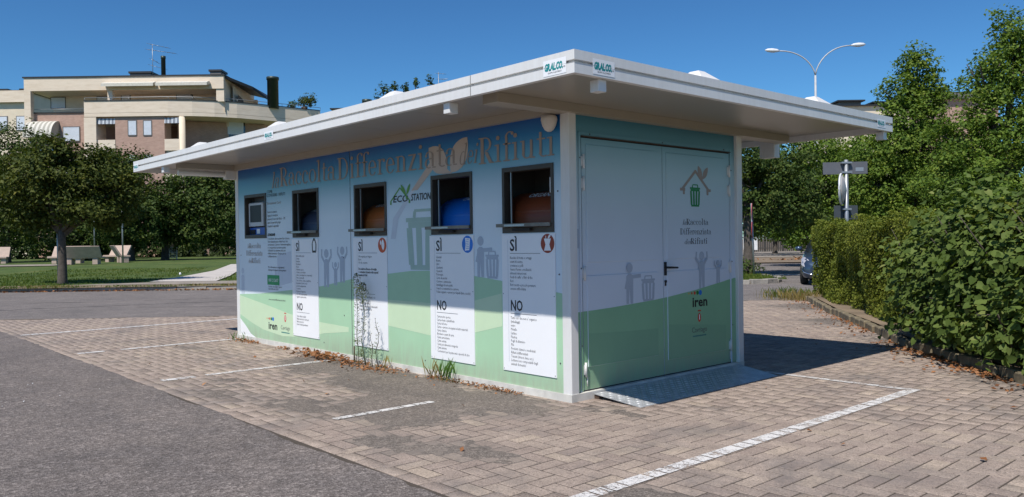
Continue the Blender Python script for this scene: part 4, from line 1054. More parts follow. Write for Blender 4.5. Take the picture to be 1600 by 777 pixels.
# stickers on the fascia
def sticker(face, h, a0, a1, z0, z1, lines=True):
    s = polys('maker_sticker', face(h), [[(a0,z0),(a1,z0),(a1,z1),(a0,z1)]], M['board'], K)
    w_ = a1 - a0
    put_text('sticker_lettering', face(h+.001), 'GR.AL.CO.', a0+w_*.05, z0+(z1-z0)*.34, (z1-z0)*.62, M['teal'], s, fit=w_*.80, shear=.25, bold=.004)
    if lines:
        put_text('sticker_lettering', face(h+.001), 'net', a0+w_*.87, z0+(z1-z0)*.36, (z1-z0)*.2, M['ink'], s, fit=w_*.09)
        put_text('sticker_lettering', face(h+.001), 'GRUPPO ALLESTIMENTI', a0+w_*.2, z0+(z1-z0)*.12, (z1-z0)*.15, M['ink'], s, fit=w_*.6)
    return s
LF = lambda h: long_face(A_ + h)
RF = lambda h: door_face(B_ + h)
sticker(LF, .002, .875, 1.10, 2.612, 2.722)
sticker(RF, .002, -.972, -.74, 2.614, 2.722)
sticker(LF, .002, -3.60, -3.38, 2.625, 2.712)
sticker(LF, .002, -8.135, -7.93, 2.625, 2.712)
sticker(RF, .002, 3.53, 3.73, 2.625, 2.712)
# corner sensor
sn = MB(); sn.lathe([(.015,-.085),(.04,-.07),(.062,-.03),(.075,.02),(.072,.05),(.05,.065)], (-.175, -.065, 2.515), 18); sn.build('sensor_cover', M['sensor'], K)

# bins behind the hatches
def bin_(k, m_, label, word=None, group=None):
    x0, x1, z0, z1 = OP[k]
    xa, xb = x0-.13, x1-.01
    e = empty('waste_bin', ((xa+xb)/2, .36, .08), 0, label, 'waste bin'); ox, oy = (xa+xb)/2, .36
    w2 = (xb-xa)/2
    b = MB(); b.bbox(-w2, w2, -.22, .22, 0, 1.40, .02); b.build('bin_body', m_, e)
    r = MB(); n = 14; cy, cz, R_ = .22, 1.40-.0, .40
    pts = [(-.225 + .30*(1-math.cos(a)), 1.57 + .29*math.sin(a)) for a in [PI/2*i/n for i in range(n+1)]]
    pts = [(-.225, 1.40)] + pts + [(.21, 1.88)]
    for i in range(len(pts)-1):
        (ya, za), (yb, zb_) = pts[i], pts[i+1]; r.quad((-w2+.01,ya,za),(w2-.01,ya,za),(w2-.01,yb,zb_),(-w2+.01,yb,zb_), smooth=True)
    r.quad(*([(-w2+.01, p[0], p[1]) for p in pts] + [(-w2+.01, .215, 1.40)])[::-1]); r.quad(*([(w2-.01, p[0], p[1]) for p in pts] + [(w2-.01, .215, 1.40)]))
    r.build('drum_lid', m_, e)
    MB().box(-w2+.012, w2-.012, pts[4][0]-.006, pts[4][0]+.004, pts[4][1]-.08, pts[4][1]+.0).build('lid_ridge', m_, e)
    if word:
        for line, (zz) in word:
            # find lid surface point at this height
            i = min(range(len(pts)), key=lambda q: abs(pts[q][1]-1*(zz-.08)-.03)); j = min(i+1, len(pts)-1); i0 = max(i-1, 0)
            d = Vector((pts[j][0]-pts[i0][0], pts[j][1]-pts[i0][1])).normalized(); nrm = Vector((-d.y, d.x)) 
            if nrm.x > 0: nrm = -nrm
            base = Vector((pts[i][0], pts[i][1])) + nrm*.006
            V, Fs = text_mesh(line, .085, 'CENTER', sx=.95, shear=.2, bold=.001)
            wv = max(v[0] for v in V)-min(v[0] for v in V); kk = min(1, (2*w2-.2)/wv)
            mb = MB(); mb.v = [(x*kk+.03, base.x + d.x*y, base.y + d.y*y) for x, y in V]; mb.f = Fs; mb.sm = [False]*len(Fs); mb.build('lid_lettering', M['board'], e)
    return e
bin_(1, M['bin_grey'], 'slate-blue drum-lidded bin behind the hatch nearest the card terminal', [('INDIFFERENZIATO', 1.87)])
bin_(2, M['bin_orange'], 'orange-brown drum-lidded bin behind the second waste hatch', [('OLIO VEGETALE', 1.87)])
bin_(3, M['bin_blue'], 'bright blue drum-lidded bin marked CARTA behind the third hatch', [('CARTA', 1.87)])
bin_(4, M['bin_brown'], 'dark brown drum-lidded bin marked RIFIUTO ORGANICO by the corner post', [('ORGANICO', 1.845), ('RIFIUTO', 1.91)])

# ramp ---------------------------------------------------------------------
RP = empty('access_ramp', (.02, 1.4, 0), 0, 'chequer plate aluminium ramp leading up to the double doors', 'ramp')
ra, rb, rc, rd = Vector((.0,-1.13,.062)), Vector((0,1.24,.062)), Vector((.555,1.09,.018)), Vector((.555,-1.15,.018))
pl = MB(); th = Vector((0,0,-.006)); pl.v = [tuple(v) for v in (ra, rd, rc, rb, ra+th, rd+th, rc+th, rb+th)]
pl.f = [(0,1,2,3),(7,6,5,4),(0,4,5,1),(1,5,6,2),(2,6,7,3),(3,7,4,0)]; pl.sm = [False]*6
pl.build('ramp_plate', M['plate'], RP)
st_ = MB(); nu, nv = 10, 42
for i in range(nu):
    for j in range(nv):
        u_, v_ = (i+.5)/nu, (j+.5)/nv
        p = ra.lerp(rd, u_).lerp(rb.lerp(rc, u_), v_); s_ = 1 if (i+j) % 2 else -1
        d = Vector((.7*s_, .7, 0)).normalized() if True else 0; q = Vector((-d.y, d.x, 0)); e1 = d*.024; e2 = q*.008; up = Vector((0,0,.005)); sl = Vector((0,0,0))
        def zf(v): return Vector((v.x, v.y, .062 - (v.x)/.555*.044))
        n = len(st_.v); st_.v += [tuple(zf(p-e1)), tuple(zf(p-e2)), tuple(zf(p+e1)), tuple(zf(p+e2)), tuple(zf(p-e1*.35)+up), tuple(zf(p+e1*.35)+up)]
        st_.f += [(n,n+1,n+4),(n+1,n+5,n+4),(n+1,n+2,n+5),(n+2,n+3,n+5),(n+3,n+4,n+5),(n+3,n,n+4)]; st_.sm += [False]*6
st_.build('tread_pattern', M['plate'], RP, kind='stuff')
for y in (-1.05, -.3, .5, 1.05):
    t_ = MB(); t_.v = [(0,y,.054),(.5,y,.014),(0,y,.016),(0,y+.02,.054),(.5,y+.02,.014),(0,y+.02,.016)]; t_.f = [(0,2,1),(3,4,5),(0,1,4,3),(2,5,4,1),(0,3,5,2)]; t_.sm=[False]*5
    t_.build('ramp_rib', M['rust'], RP)
br_ = MB(); br_.box(-.005, .05, -1.12, -1.03, .016, .05); br_.build('ramp_bracket', M['rust'], RP)

# ------------------------------------------------------------------ foliage
def rand_unit(n):
    v = rng.normal(size=(n, 3)); return v / np.linalg.norm(v, axis=1)[:, None]
def leaf_geo(name, P, Nn, size, m_, parent=None, shape='diamond', kind=None, wd=.62, droop=0.0, label=None):
    n = len(P); Nn = Nn / (np.linalg.norm(Nn, axis=1)[:, None] + 1e-9)
    r = rand_unit(n); r[:, 2] -= droop
    T = r - Nn * (r * Nn).sum(1)[:, None]; T /= (np.linalg.norm(T, axis=1)[:, None] + 1e-9)
    B = np.cross(Nn, T); s = size * rng.uniform(.65, 1.3, n)
    if shape == 'diamond':
        lay = [(0, -.5, 0), (-.5*wd*1.0, .02, .10), (0, .5, 0), (.5*wd*1.0, .02, .10)]; Fl = [(0, 1, 2), (0, 2, 3)]
        Fl = [(0,3,2),(0,2,1)]
    elif shape == 'heart':
        lay = [(0,.08,0), (-.34,-.04,.05), (-.5,.32,.10), (-.27,.74,.05), (0,1,0), (.27,.74,.05), (.5,.32,.10), (.34,-.04,.05)]
        lay = [(a, b-.5, c) for a, b, c in lay]; Fl = [(0,4,3,2,1), (0,7,6,5,4)]
    lay = np.array(lay)
    V = P[:, None, :] + s[:, None, None] * (lay[None, :, 0:1]*B[:, None, :] + lay[None, :, 1:2]*T[:, None, :] + lay[None, :, 2:3]*Nn[:, None, :])
    k = len(lay); Fl = np.array(Fl)
    Fc = (np.arange(n)[:, None, None] * k + Fl[None]).reshape(-1, Fl.shape[1])
    me = fast_mesh(name, V.reshape(-1, 3), Fc)
    return link(name, me, m_, parent, label, kind)
def crown_points(blobs, n, clump=.22, per=34, inner=.25):
    """leaf positions and outward normals over several ellipsoids (centre, radii)"""
    vol = np.array([ (b[1][0]*b[1][2])**1.0 for b in blobs]); w_ = vol / vol.sum()
    PP, NN = [], []
    for (c, r), f in zip(blobs, w_):
        m_ = max(1, int(n*f/per)); d = rand_unit(m_)
        lump = .70 + .55*vnoise(d[:,0]*2.9+c[0], d[:,1]*2.9+d[:,2]*3.3+c[1], 5)
        rad = lump * np.where(rng.random(m_) < inner, rng.uniform(.35, .8, m_), rng.uniform(.86, 1.06, m_))
        ctr = d * rad[:, None] * np.array(r)[None]
        q = np.repeat(ctr, per, axis=0); dd = np.repeat(d, per, axis=0)
        q = q + rand_unit(len(q)) * (rng.random(len(q))**.45)[:, None] * clump * 1.75 * np.array([1, 1, .62]) * np.repeat(rng.uniform(.6, 1.35, m_), per)[:, None]
        nn = dd*.55 + np.array([0,0,.55]) + rng.normal(size=q.shape)*.55
        PP.append(q + np.array(c)[None]); NN.append(nn)
    return np.concatenate(PP), np.concatenate(NN)
def limb_tree(name, base, trunk_r, fork_z, blobs, n, size, leaf, label, cat='tree', group=None, clump=.22, bark=None, lean=(0,0), per=40, inner=.3, wd=.62):
    """trunk + limbs to every foliage mass + crown of separate leaves; base in world, blobs in world"""
    e = empty(name, base, 0, label, cat, group); bz = Vector(base)
    t = MB(); top = Vector((lean[0], lean[1], fork_z))
    pts = [Vector((0,0,-.1)), Vector((0,0,.15)), Vector((lean[0]*.3+trunk_r*.2, lean[1]*.3, fork_z*.4)), Vector((lean[0]*.7, lean[1]*.7, fork_z*.75)), top]
    t.tube(pts, [trunk_r*1.5, trunk_r*1.08, trunk_r*.95, trunk_r*.85, trunk_r*.78], 10)
    for c, r in blobs:
        cl = Vector(c) - bz; s = top - Vector((0,0,random.uniform(.1,.5)*fork_z*.3)); mid = s.lerp(cl, .5) + Vector((0,0,abs(cl.z-s.z)*.12))
        t.tube([s, mid, cl], [trunk_r*.55, trunk_r*.33, trunk_r*.12], 6)
        for q in range(3):
            a = random.uniform(0, 2*PI); e2 = cl + Vector((math.cos(a)*r[0]*.7, math.sin(a)*r[1]*.7, random.uniform(-.1,.7)*r[2]))
            t.tube([mid.lerp(cl,.6), e2], [trunk_r*.2, trunk_r*.05], 5)
    t.build('trunk', bark or M['bark'], e)
    P, Nn = crown_points(blobs, n, clump, per, inner); P = P - np.array(base)[None]
    leaf_geo('crown', P, Nn, size, leaf, e, wd=wd)
    return e
def blob(px, py, rx, ry, D, dz=None):
    X, z = XZ(px, py, D); s = D / FOC; v = W(X, D, z); return ((v.x, v.y, v.z), (rx*s, (dz if dz else rx*s), ry*s))
def base_at(px, D, z=0.): X, _ = XZ(px, 400, D); v = W(X, D, z); return (v.x, v.y, v.z)

# --- left park trees
limb_tree('shade_tree', base_at(97, 29.6, .11), .155, 2.0, [blob(95,295,62,48,29.6), blob(52,275,40,38,29.0), blob(142,285,48,42,30), blob(112,246,30,30,29.8), blob(75,238,26,24,29.4), blob(70,335,52,26,30), blob(178,318,44,38,30.6), blob(30,318,40,40,30), blob(128,330,46,24,29), blob(160,255,24,22,30.5), blob(205,285,22,22,30.4), blob(20,262,26,26,30)],
          26000, .14, M['leaf_olive'], 'broad dark-crowned tree with a straight bare trunk at the kerb beside a thin post', clump=.26, inner=.4)
limb_tree('shade_tree', base_at(205, 58, .43), .24, 2.2, [blob(195,300,48,46,58), blob(180,350,55,40,58), blob(225,340,52,52,58), blob(165,265,38,32,58), blob(212,262,30,28,59)],
          20000, .22, M['leaf_dark'], 'dark rounded tree behind the stone benches, with a tapering top', clump=.42)
limb_tree('shade_tree', base_at(258, 60, .43), .26, 2.0, [blob(282,322,42,44,60), blob(330,322,52,44,60), blob(300,285,42,26,60), blob(345,290,40,30,61), blob(310,365,56,26,60), blob(262,345,26,34,60), blob(365,345,30,42,60)],
          22000, .22, M['leaf_dark'], 'dark round-headed tree by the white gate, next to the left end of the kiosk', clump=.42)
limb_tree('shade_tree', base_at(10, 58, .43), .28, 2.4, [blob(15,240,52,50,58), blob(-30,290,70,80,58), blob(40,300,50,60,58), blob(20,350,60,40,58), blob(48,245,26,20,57)],
          22000, .20, M['leaf_dark'], 'tall dark tree cut by the left edge of the view', clump=.40)
limb_tree('shade_tree', base_at(145, 66, .43), .25, 2.4, [blob(130,330,60,60,66), blob(100,375,60,28,66), blob(150,380,50,24,66)], 7000, .34, M['leaf_dark'], 'low dark tree filling the gap behind the left-hand benches', clump=.5)
# evergreen hedge across the back of the park
def hedge_pts(P0, P1, thick_, h, n, z0=0.0, rough=.18, seed=1):
    P0, P1 = Vector((*P0, 0)), Vector((*P1, 0)); d = (P1-P0); Ln = d.length; d.normalize(); nr = Vector((-d.y, d.x, 0))
    s = rng.random(n)*Ln; k = rng.random(n); front = k < .62; top = (~front)
    v = np.where(front, rng.uniform(0, .2, n), rng.uniform(0, thick_, n)); z = np.where(front, rng.random(n)*h, h - rng.uniform(0, .18, n))
    dv = (vnoise(s*1.6, z*1.6, seed)-.5)*rough*2; v = v + np.where(front, dv, 0); z = z + np.where(top, (vnoise(s*1.3, v*1.3, seed+4)-.5)*rough*2.2, 0)
    P = np.stack([P0.x + d.x*s + nr.x*v, P0.y + d.y*s + nr.y*v, z0 + z], 1)
    Nn = np.where(front[:, None], np.array([-nr.x, -nr.y, .35])[None], np.array([0,0,1.])[None]) + rng.normal(size=(n,3))*.55
    return P, Nn
P, Nn = hedge_pts(WL(-62, 74), WL(-20, 74), 2.5, 4.9, 26000, .40, .5)
P2, N2 = hedge_pts(WL(-62, 74.8), WL(-20, 74.8), 1, 4.8, 7000, .40, .3)
hg = empty('tall_hedge', W(-41, 75, .4), 0, 'tall dark evergreen hedge closing off the far side of the park', 'hedge')
o_ = np.array(hg.location)[None]
leaf_geo('foliage', np.concatenate([P, P2])-o_, np.concatenate([Nn, N2]), .36, M['leaf_evergreen'], hg)
for k in range(7):
    MB().tube([(0,0,0),(0,0,1.6)], .12, 6).build('stem', M['bark'], hg).location = tuple(Vector(W(-58+k*6, 75.2, .4)) - hg.location)

# --- right-hand trees
limb_tree('street_tree', base_at(1169, 30.5, .10), .20, 2.6, [blob(1180,290,70,45,31), blob(1150,250,60,40,31), blob(1215,255,60,38,32), blob(1195,330,62,34,31), blob(1240,310,50,45,32)],
          20000, .135, M['leaf_dark'], 'dark tree on the grass island just past the kiosk corner', clump=.25)
limb_tree('street_tree', base_at(1310, 40, .06), .24, 2.4, [blob(1290,300,75,60,40), blob(1340,260,70,50,40), blob(1265,245,60,36,40), blob(1240,350,55,34,41), blob(1300,365,60,26,40), blob(1390,330,60,50,39)],
          30000, .16, M['leaf_linden'], 'yellow-green street tree behind the street sign and mirror', clump=.28)
limb_tree('street_tree', base_at(1425, 33, .06), .26, 3.0, [blob(1432,108,27,30,33), blob(1405,150,32,30,33), blob(1447,150,26,34,33), blob(1425,195,46,36,33), blob(1470,150,16,15,33), blob(1400,235,70,42,33), blob(1455,270,75,60,33), blob(1370,290,60,50,33), blob(1420,335,80,40,33)],
          42000, .135, M['leaf_linden'], 'linden with a narrow pointed top rising above the kiosk roof line', clump=.24)
limb_tree('street_tree', base_at(1570, 28, .06), .30, 3.2, [blob(1588,50,34,38,28), blob(1535,125,34,40,28), blob(1580,115,55,50,28), blob(1640,80,60,70,28), blob(1550,190,50,42,28), blob(1500,215,42,40,28), blob(1590,230,75,60,28), blob(1520,285,80,55,28), blob(1650,200,70,90,28), blob(1600,310,90,40,28)],
          48000, .12, M['leaf_linden'], 'tallest linden at the right edge of the view', clump=.22)
limb_tree('street_tree', base_at(1211, 70, .08), .20, 2.2, [blob(1215,350,42,22,70), blob(1190,345,30,20,70), blob(1245,350,36,20,70)], 5000, .30, M['leaf_linden'], 'small thin-trunked tree far off in front of the dark fence', clump=.4)
limb_tree('street_tree', base_at(1290, 62, .08), .26, 2.4, [blob(1270,335,55,40,62), blob(1330,320,60,50,62), blob(1200,290,60,50,62)], 8000, .32, M['leaf_dark'], 'dark tree in the second row beyond the parked car', clump=.45)
limb_tree('street_tree', base_at(1480, 48, .08), .26, 2.6, [blob(1480,300,80,60,48), blob(1550,330,80,60,48), blob(1400,330,70,50,48)], 9000, .28, M['leaf_dark'], 'dark tree hidden behind the lindens on the right', clump=.4)

# --- clipped hedge behind the mossy kerb
hp = [(-4.95,13.15),(-4.72,13.0),(-2.2,9.55),(-.45,7.35),(.95,5.6),(1.55,5.0),(2.3,4.3),(4.4,2.2),(8.7,-1.8)]
hb = empty('clipped_hedge', (-1.0, 9, 0), 0, 'clipped green hedge along the mossy kerb, its end near the parked car', 'hedge'); o_ = np.array(hb.location)[None]
PP, NN = [], []
for (a, b) in zip(hp[1:], hp[2:]):
    Ln = math.dist(a, b); dens = 8200 if a[1] > 6 else 3600
    # hedge body lies to the right of the walking direction reversed -> swap ends so the front faces the paving
    a2 = (a[0]+.18, a[1]+.14); b2 = (b[0]+.18, b[1]+.14)
    P, Nn = hedge_pts(a2, b2, 1.35, 1.62, int(Ln*dens), .10, .16, 3)
    PP.append(P); NN.append(Nn)
# far end cap
n = 9000; a = (-4.75, 13.0); dirn = Vector((-2.5,-3.5,0)).normalized(); nr = Vector((.81,.58,0))
s = rng.random(n)*1.35; z = rng.random(n)*1.62; dep = rng.uniform(0,.2,n) + (vnoise(s*2,z*2,8)-.5)*.3
P = np.stack([a[0]+.15+nr.x*s+ -dirn.x*-dep*-1*0 + dirn.x*dep*0 + (-2.5/4.3)*-dep*-1, a[1]+.12+nr.y*s - (3.5/4.3)*dep*1.0 + 0*s, .10+z], 1)
P[:, 0] = a[0]+.15+nr.x*s + .58*dep; P[:, 1] = a[1]+.12+nr.y*s - .81*dep
NN.append(np.array([-.58,.81,.3])[None] + rng.normal(size=(n,3))*.6); PP.append(P)
P = np.concatenate(PP); Nn = np.concatenate(NN)
leaf_geo('foliage', P-o_, Nn, .050, M['leaf_hedge'], hb, wd=.6)
# inner twigs: a dense brown-green tangle
n = 5000; seg = rng.integers(1, len(hp)-1, n); tt = rng.random(n); A = np.array(hp)[seg]; Bq = np.array(hp)[np.minimum(seg+1, len(hp)-1)]
Q = A + (Bq-A)*tt[:, None]; Q = np.stack([Q[:,0]+.18+rng.uniform(.2,.9,n)*.81, Q[:,1]+.14+rng.uniform(.2,.9,n)*.58, .15+rng.random(n)*1.45], 1)
leaf_geo('inner_foliage', Q-o_, rng.normal(size=(n,3))+np.array([-.8,-.6,0]), .26, M['leaf_evergreen'], hb, wd=1.0)
tw = MB()
for k in range(70):
    i = random.randrange(1, len(hp)-1); t_ = random.random(); x = hp[i][0]*(1-t_)+hp[i+1][0]*t_+.75; y = hp[i][1]*(1-t_)+hp[i+1][1]*t_+.55
    tw.tube([(x+1, y-9, .05), (x+1+random.uniform(-.2,.2), y-9+random.uniform(-.2,.2), 1.3)], .012, 5)
tw.build('stems', M['bark'], hb, kind='stuff')

# --- large round-leaved shrub leaning over the kerb
sh = empty('round_leaved_shrub', (2.2, 5.2, .1), 0, 'loose shrub with big round leaves spilling over the kerb at the right', 'shrub'); o_ = np.array(sh.location)[None]
bl = []
for (x, y, z, rx, ry, rz) in [(.75,6.2,.95,.60,.55,.65),(1.2,5.75,1.0,.7,.65,.85),(1.75,5.3,1.05,.8,.7,.95),(2.35,4.75,1.0,.85,.8,.95),(3.1,4.15,1.05,.9,.85,1.0),(4.1,3.5,1.15,1.0,.9,1.05),(5.2,2.9,1.2,1.1,1.0,1.1),(2.9,5.7,1.35,.75,.75,.7),(2.2,6.0,1.45,.5,.5,.5),(4.2,5.1,1.4,1.0,.9,.85),(1.15,5.35,.38,.50,.38,.32),(1.6,4.9,.40,.55,.42,.36),(2.0,4.45,.40,.55,.45,.36),(2.6,3.8,.42,.6,.5,.40),(3.5,3.0,.45,.7,.6,.43),(6.4,1.8,1.4,1.2,1.2,1.25)]:
    bl.append(((x, y, z), (rx, ry, rz)))
P, Nn = crown_points(bl, 25000, .15, 12, .35); keep = P[:, 2] > .16
P, Nn = P[keep], Nn[keep]; Nn = Nn + np.array([-.15,-.45,.35])[None]
leaf_geo('leaves', P-o_, Nn, .077, M['leaf_shrub'], sh, 'heart', droop=.9)
P, Nn = crown_points([(c, tuple(q*.72 for q in r)) for c, r in bl], 5000, .2, 6, .5); keep = P[:, 2] > .2
leaf_geo('inner_leaves', P[keep]-o_, Nn[keep], .09, M['leaf_shrub'], sh, 'heart')
bm_ = MB()
for c, r in bl:
    for k in range(5):
        a = random.uniform(0, 2*PI); b0 = Vector((c[0]+.25*math.cos(a), c[1]+.35+.2*math.sin(a), .1)); b1 = Vector((c[0]+r[0]*.9*math.cos(a), c[1]+r[1]*.9*math.sin(a), c[2]+r[2]*random.uniform(.1,.95)))
        bm_.tube([b0-Vector(sh.location), b0.lerp(b1,.55)+Vector((0,0,.25))-Vector(sh.location), b1-Vector(sh.location)], [.014,.010,.004], 5)
bm_.build('branches', M['bark'], sh, kind='stuff')

# ------------------------------------------------------------------ grass, weeds and fallen leaves
def blades(name, X, Y, Z, hgt, m_, wd=.012, lean=.5, kind='stuff', parent=None, label=None, cat=None):
    n = len(X); a = rng.uniform(0, 2*PI, n); h = hgt * rng.uniform(.5, 1.3, n); l = lean * rng.uniform(0, 1, n) * h; b = rng.uniform(0, 2*PI, n)
    V = np.zeros((n, 4, 3)); dx, dy = np.cos(a)*wd/2, np.sin(a)*wd/2
    V[:,0] = np.stack([X-dx, Y-dy, Z], 1); V[:,1] = np.stack([X+dx, Y+dy, Z], 1)
    V[:,2] = np.stack([X+dx*.7+np.cos(b)*l*.35, Y+dy*.7+np.sin(b)*l*.35, Z+h*.6], 1); V[:,3] = np.stack([X+np.cos(b)*l, Y+np.sin(b)*l, Z+h], 1)
    i = np.arange(n)[:, None]*4; Fc = np.concatenate([i+np.array([[0,1,2]]), i+np.array([[0,2,3]])])
    o = link(name, fast_mesh(name, V.reshape(-1,3), Fc), m_, parent, None, kind)
    if parent is None: tag(o, label, cat)
    return o
def XDarr(X, D): return CAM.x + R2.x*X + F2.x*D, CAM.y + R2.y*X + F2.y*D
n = 30000; X = rng.uniform(-24, -3, n); D = 26.55 + rng.random(n)**1.4*16; keep = ~((X > -15.5) & (D > 27.2) & (D < 30.2)) & (fbm(X*.8, D*.8, 4) > .36)
pathm = (np.abs(X + 12.6 + (D-30)*.17) < 1.1) & (D > 30); keep &= ~pathm; X, D = X[keep], D[keep]
wx, wy = XDarr(X, D); blades('lawn_grass', wx, wy, np.array([lawn_z(d) for d in D]), .07, M['grassblade'], .03, .7, label='short green grass of the park lawn', cat='grass')
n = 2600; X = rng.uniform(-24, -3, n); D = KERB_D(X) + .18 + rng.exponential(.12, n); k = fbm(X*.9, X*0, 12) > .45; wx, wy = XDarr(X[k], D[k]); blades('kerb_grass', wx, wy, np.full(k.sum(), .1), .10, M['drygrass'], .03, .7, label='dry grass growing over the far kerb', cat='grass')
n = 4500; X = rng.uniform(4.6, 9.0, n); D = rng.uniform(26.2, 31, n); wx, wy = XDarr(X, D); blades('island_grass', wx, wy, np.full(n, .1), .09, M['grassblade'], .03, .6, label='green grass on the small kerbed island', cat='grass')
# fallen leaves
def litter(name, x, y, z, size, label, zj=.02):
    n = len(x); P = np.stack([x, y, z + rng.random(n)*zj], 1); Nn = np.array([0,0,1.])[None] + rng.normal(size=(n,3))*.38
    o = leaf_geo(name, P, Nn, size, M['litter'], None, 'diamond', 'stuff', .7); return tag(o, label, 'fallen leaves')
def along(pts, n, off):
    i = rng.integers(0, len(pts)-1, n); t = rng.random(n); A = np.array(pts)[i]; B = np.array(pts)[i+1]; d = B-A; L_ = np.linalg.norm(d, axis=1)[:, None]; nr = np.stack([-d[:,1], d[:,0]], 1)/L_
    return A + d*t[:, None] - nr * off[:, None]
q = along(HK[1:9], 1000, .09 + rng.exponential(.14, 1000)); k = fbm(q[:,0]*1.5, q[:,1]*1.5, 2) > .40; litter('fallen_leaves', q[k,0], q[k,1], np.full(k.sum(), .018), .05, 'orange-brown fallen leaves drifted along the hedge kerb')
n = 1100; x = rng.uniform(-7.0, -.2, n); y = -.03 - rng.exponential(.05, n); k = fbm(x*2.2, x*0+5, 8) > .42; litter('fallen_leaves', x[k], y[k], np.full(k.sum(), .016), .034, 'dry brown leaves and stalks lying along the foot of the printed wall', .03)
n = 260; x = rng.normal(-4.15, .33, n); y = -.12 - np.abs(rng.normal(0, .09, n)); litter('fallen_leaves', x, y, np.full(n, .016), .055, 'heap of dry brown leaves against the wall under the panel joint', .09)
n = 150; x = rng.normal(-3.15, .35, n); y = -.14 - np.abs(rng.normal(0, .10, n)); litter('fallen_leaves', x, y, np.full(n, .014), .042, 'loose brown leaves at the foot of the tall weed', .02)
n = 900; X = rng.uniform(-22, -3.5, n); D = KERB_D(X) - .13 - rng.exponential(.07, n); wx, wy = XDarr(X, D); litter('fallen_leaves', wx, wy, np.full(n, .01), .085, 'orange leaves in the channel of the far kerb', .03)
n = 1500; X = rng.uniform(8, 40, n); D = rng.uniform(46.5, 57, n); k = fbm(X*.3, D*.5, 6) > .5; wx, wy = XDarr(X[k], D[k]); litter('fallen_leaves', wx, wy, np.full(k.sum(), .08), .22, 'carpet of orange leaves on the verge across the road', .04)
n = 60; x = rng.uniform(-7, 6, n); y = rng.uniform(-2.2, 8, n); k = np.array([on_paving(a, b) for a, b in zip(x, y)]); litter('fallen_leaves', x[k], y[k], np.full(k.sum(), .022), .05, 'single brown leaves scattered over the block paving', .01)
# pale litter specks on the asphalt
n = 14; x = rng.uniform(-7, 2, n); y = rng.uniform(-5, -2.6, n)
o = leaf_geo('pale_specks', np.stack([x, y, np.full(n, .024)], 1), np.array([0,0,1.])[None]+rng.normal(size=(n,3))*.2, .022, M['board'], None, 'diamond', 'stuff', .7); tag(o, 'pale paper specks and pebbles scattered on the asphalt', 'litter')

def tuft(x, y, n, h, m_, name, label, cat='weed', spread=.07, wd=.003):
    e = empty(name, (x, y, .014), 0, label, cat)
    blades('blades', rng.normal(0, spread, n), rng.normal(0, spread*.5, n), np.zeros(n), h, m_, wd, .55, None, e); return e
tuft(-1.72, -.10, 30, .20, M['weed'], 'grass_tuft', 'green grass tuft at the wall base below the paper notice board')
tuft(-1.95, -.09, 22, .20, M['drygrass'], 'grass_tuft', 'pale dry grass tuft left of the green tuft under the paper board')
tuft(-2.85, -.09, 14, .16, M['drygrass'], 'grass_tuft', 'short dry grass sprig right of the tall weed')
tuft(-6.85, -.10, 40, .11, M['weed'], 'grass_tuft', 'low green weed at the left end of the wall', spread=.12)
for k, (hx, hy, lb) in enumerate(((-5.0, 12.75, 'grass clump at the far tip of the hedge kerb'), (-4.5, 12.1, 'grass clump beside the mossy kerb near the road'))):
    tuft(hx, hy, 260, .22, M['drygrass'] if k else M['grassblade'], 'grass_clump', lb, 'grass', .35, .012)
# tall weed
def tall_weed(x, y, h, nl, label, m_, name='tall_weed', seed=0, plume=True):
    e = empty(name, (x, y, .01), 0, label, 'weed'); s = MB()
    pts = [Vector((.02*math.sin(k*1.3+seed), .015*math.cos(k*1.7), h*k/6)) for k in range(7)]
    s.tube(pts, [.006,.006,.005,.005,.004,.003,.002], 6); s.build('stalk', M['bark'] if not plume else m_, e)
    k = rng.random(nl); z = k*h; ang = rng.uniform(0, 2*PI, nl); ln = (.035 + .045*(1-np.abs(k-.3)))*(1.1-.6*k)
    P = np.stack([np.interp(z, [p.z for p in pts], [p.x for p in pts]) + np.cos(ang)*ln*.5, np.sin(ang)*ln*.5, z + .01], 1)
    T = np.stack([np.cos(ang), np.sin(ang), rng.uniform(.1, .8, nl)], 1); T /= np.linalg.norm(T, axis=1)[:, None]; B = np.cross(T, rand_unit(nl)); B /= np.linalg.norm(B, axis=1)[:, None]
    V = np.stack([P - T*ln[:,None]*.5, P - B*.0035, P + T*ln[:,None]*.5, P + B*.0035], 1)
    i = np.arange(nl)[:, None]*4; Fc = np.concatenate([i+np.array([[0,1,2]]), i+np.array([[0,2,3]])])
    link('leaves', fast_mesh('leaves', V.reshape(-1,3), Fc), m_, e, kind='stuff')
    if plume:
        n = 230; zz = h*.80 + rng.random(n)*h*.27; rr = .075*np.sin(np.clip((zz-h*.78)/(h*.30),0,1)*PI)**.7; a = rng.uniform(0,2*PI,n); q = rng.random(n)**.5
        P = np.stack([np.cos(a)*rr*q, np.sin(a)*rr*q, zz], 1); leaf_geo('flower_plume', P, rand_unit(n), .022, M['weedgrey'], e, wd=.4)
    return e
tall_weed(-3.40, -.12, 1.02, 220, 'tall green weed with a feathery top in front of the oil notice board', M['weedgrey'])
tall_weed(-3.30, -.10, .92, 130, 'thinner grey-green weed stalk just right of the tallest weed', M['weedgrey'], seed=2)
tall_weed(-3.02, -.09, .58, 60, 'small dry weed under the right edge of the oil notice board', M['weedgrey'], seed=3, plume=False)
tall_weed(-3.12, -.10, .40, 40, 'short wispy weed between the stalks at the oil notice board', M['weedgrey'], seed=5, plume=False)
st = MB(); st.tube([(0,0,0),(.004,0,.20)], .009, 6); o = st.build('stub_pipe', M['rust']); o.location = (-3.60, -.05, .01); tag(o, 'short dark rusty pipe stub standing at the foot of the oil notice board', 'pipe')

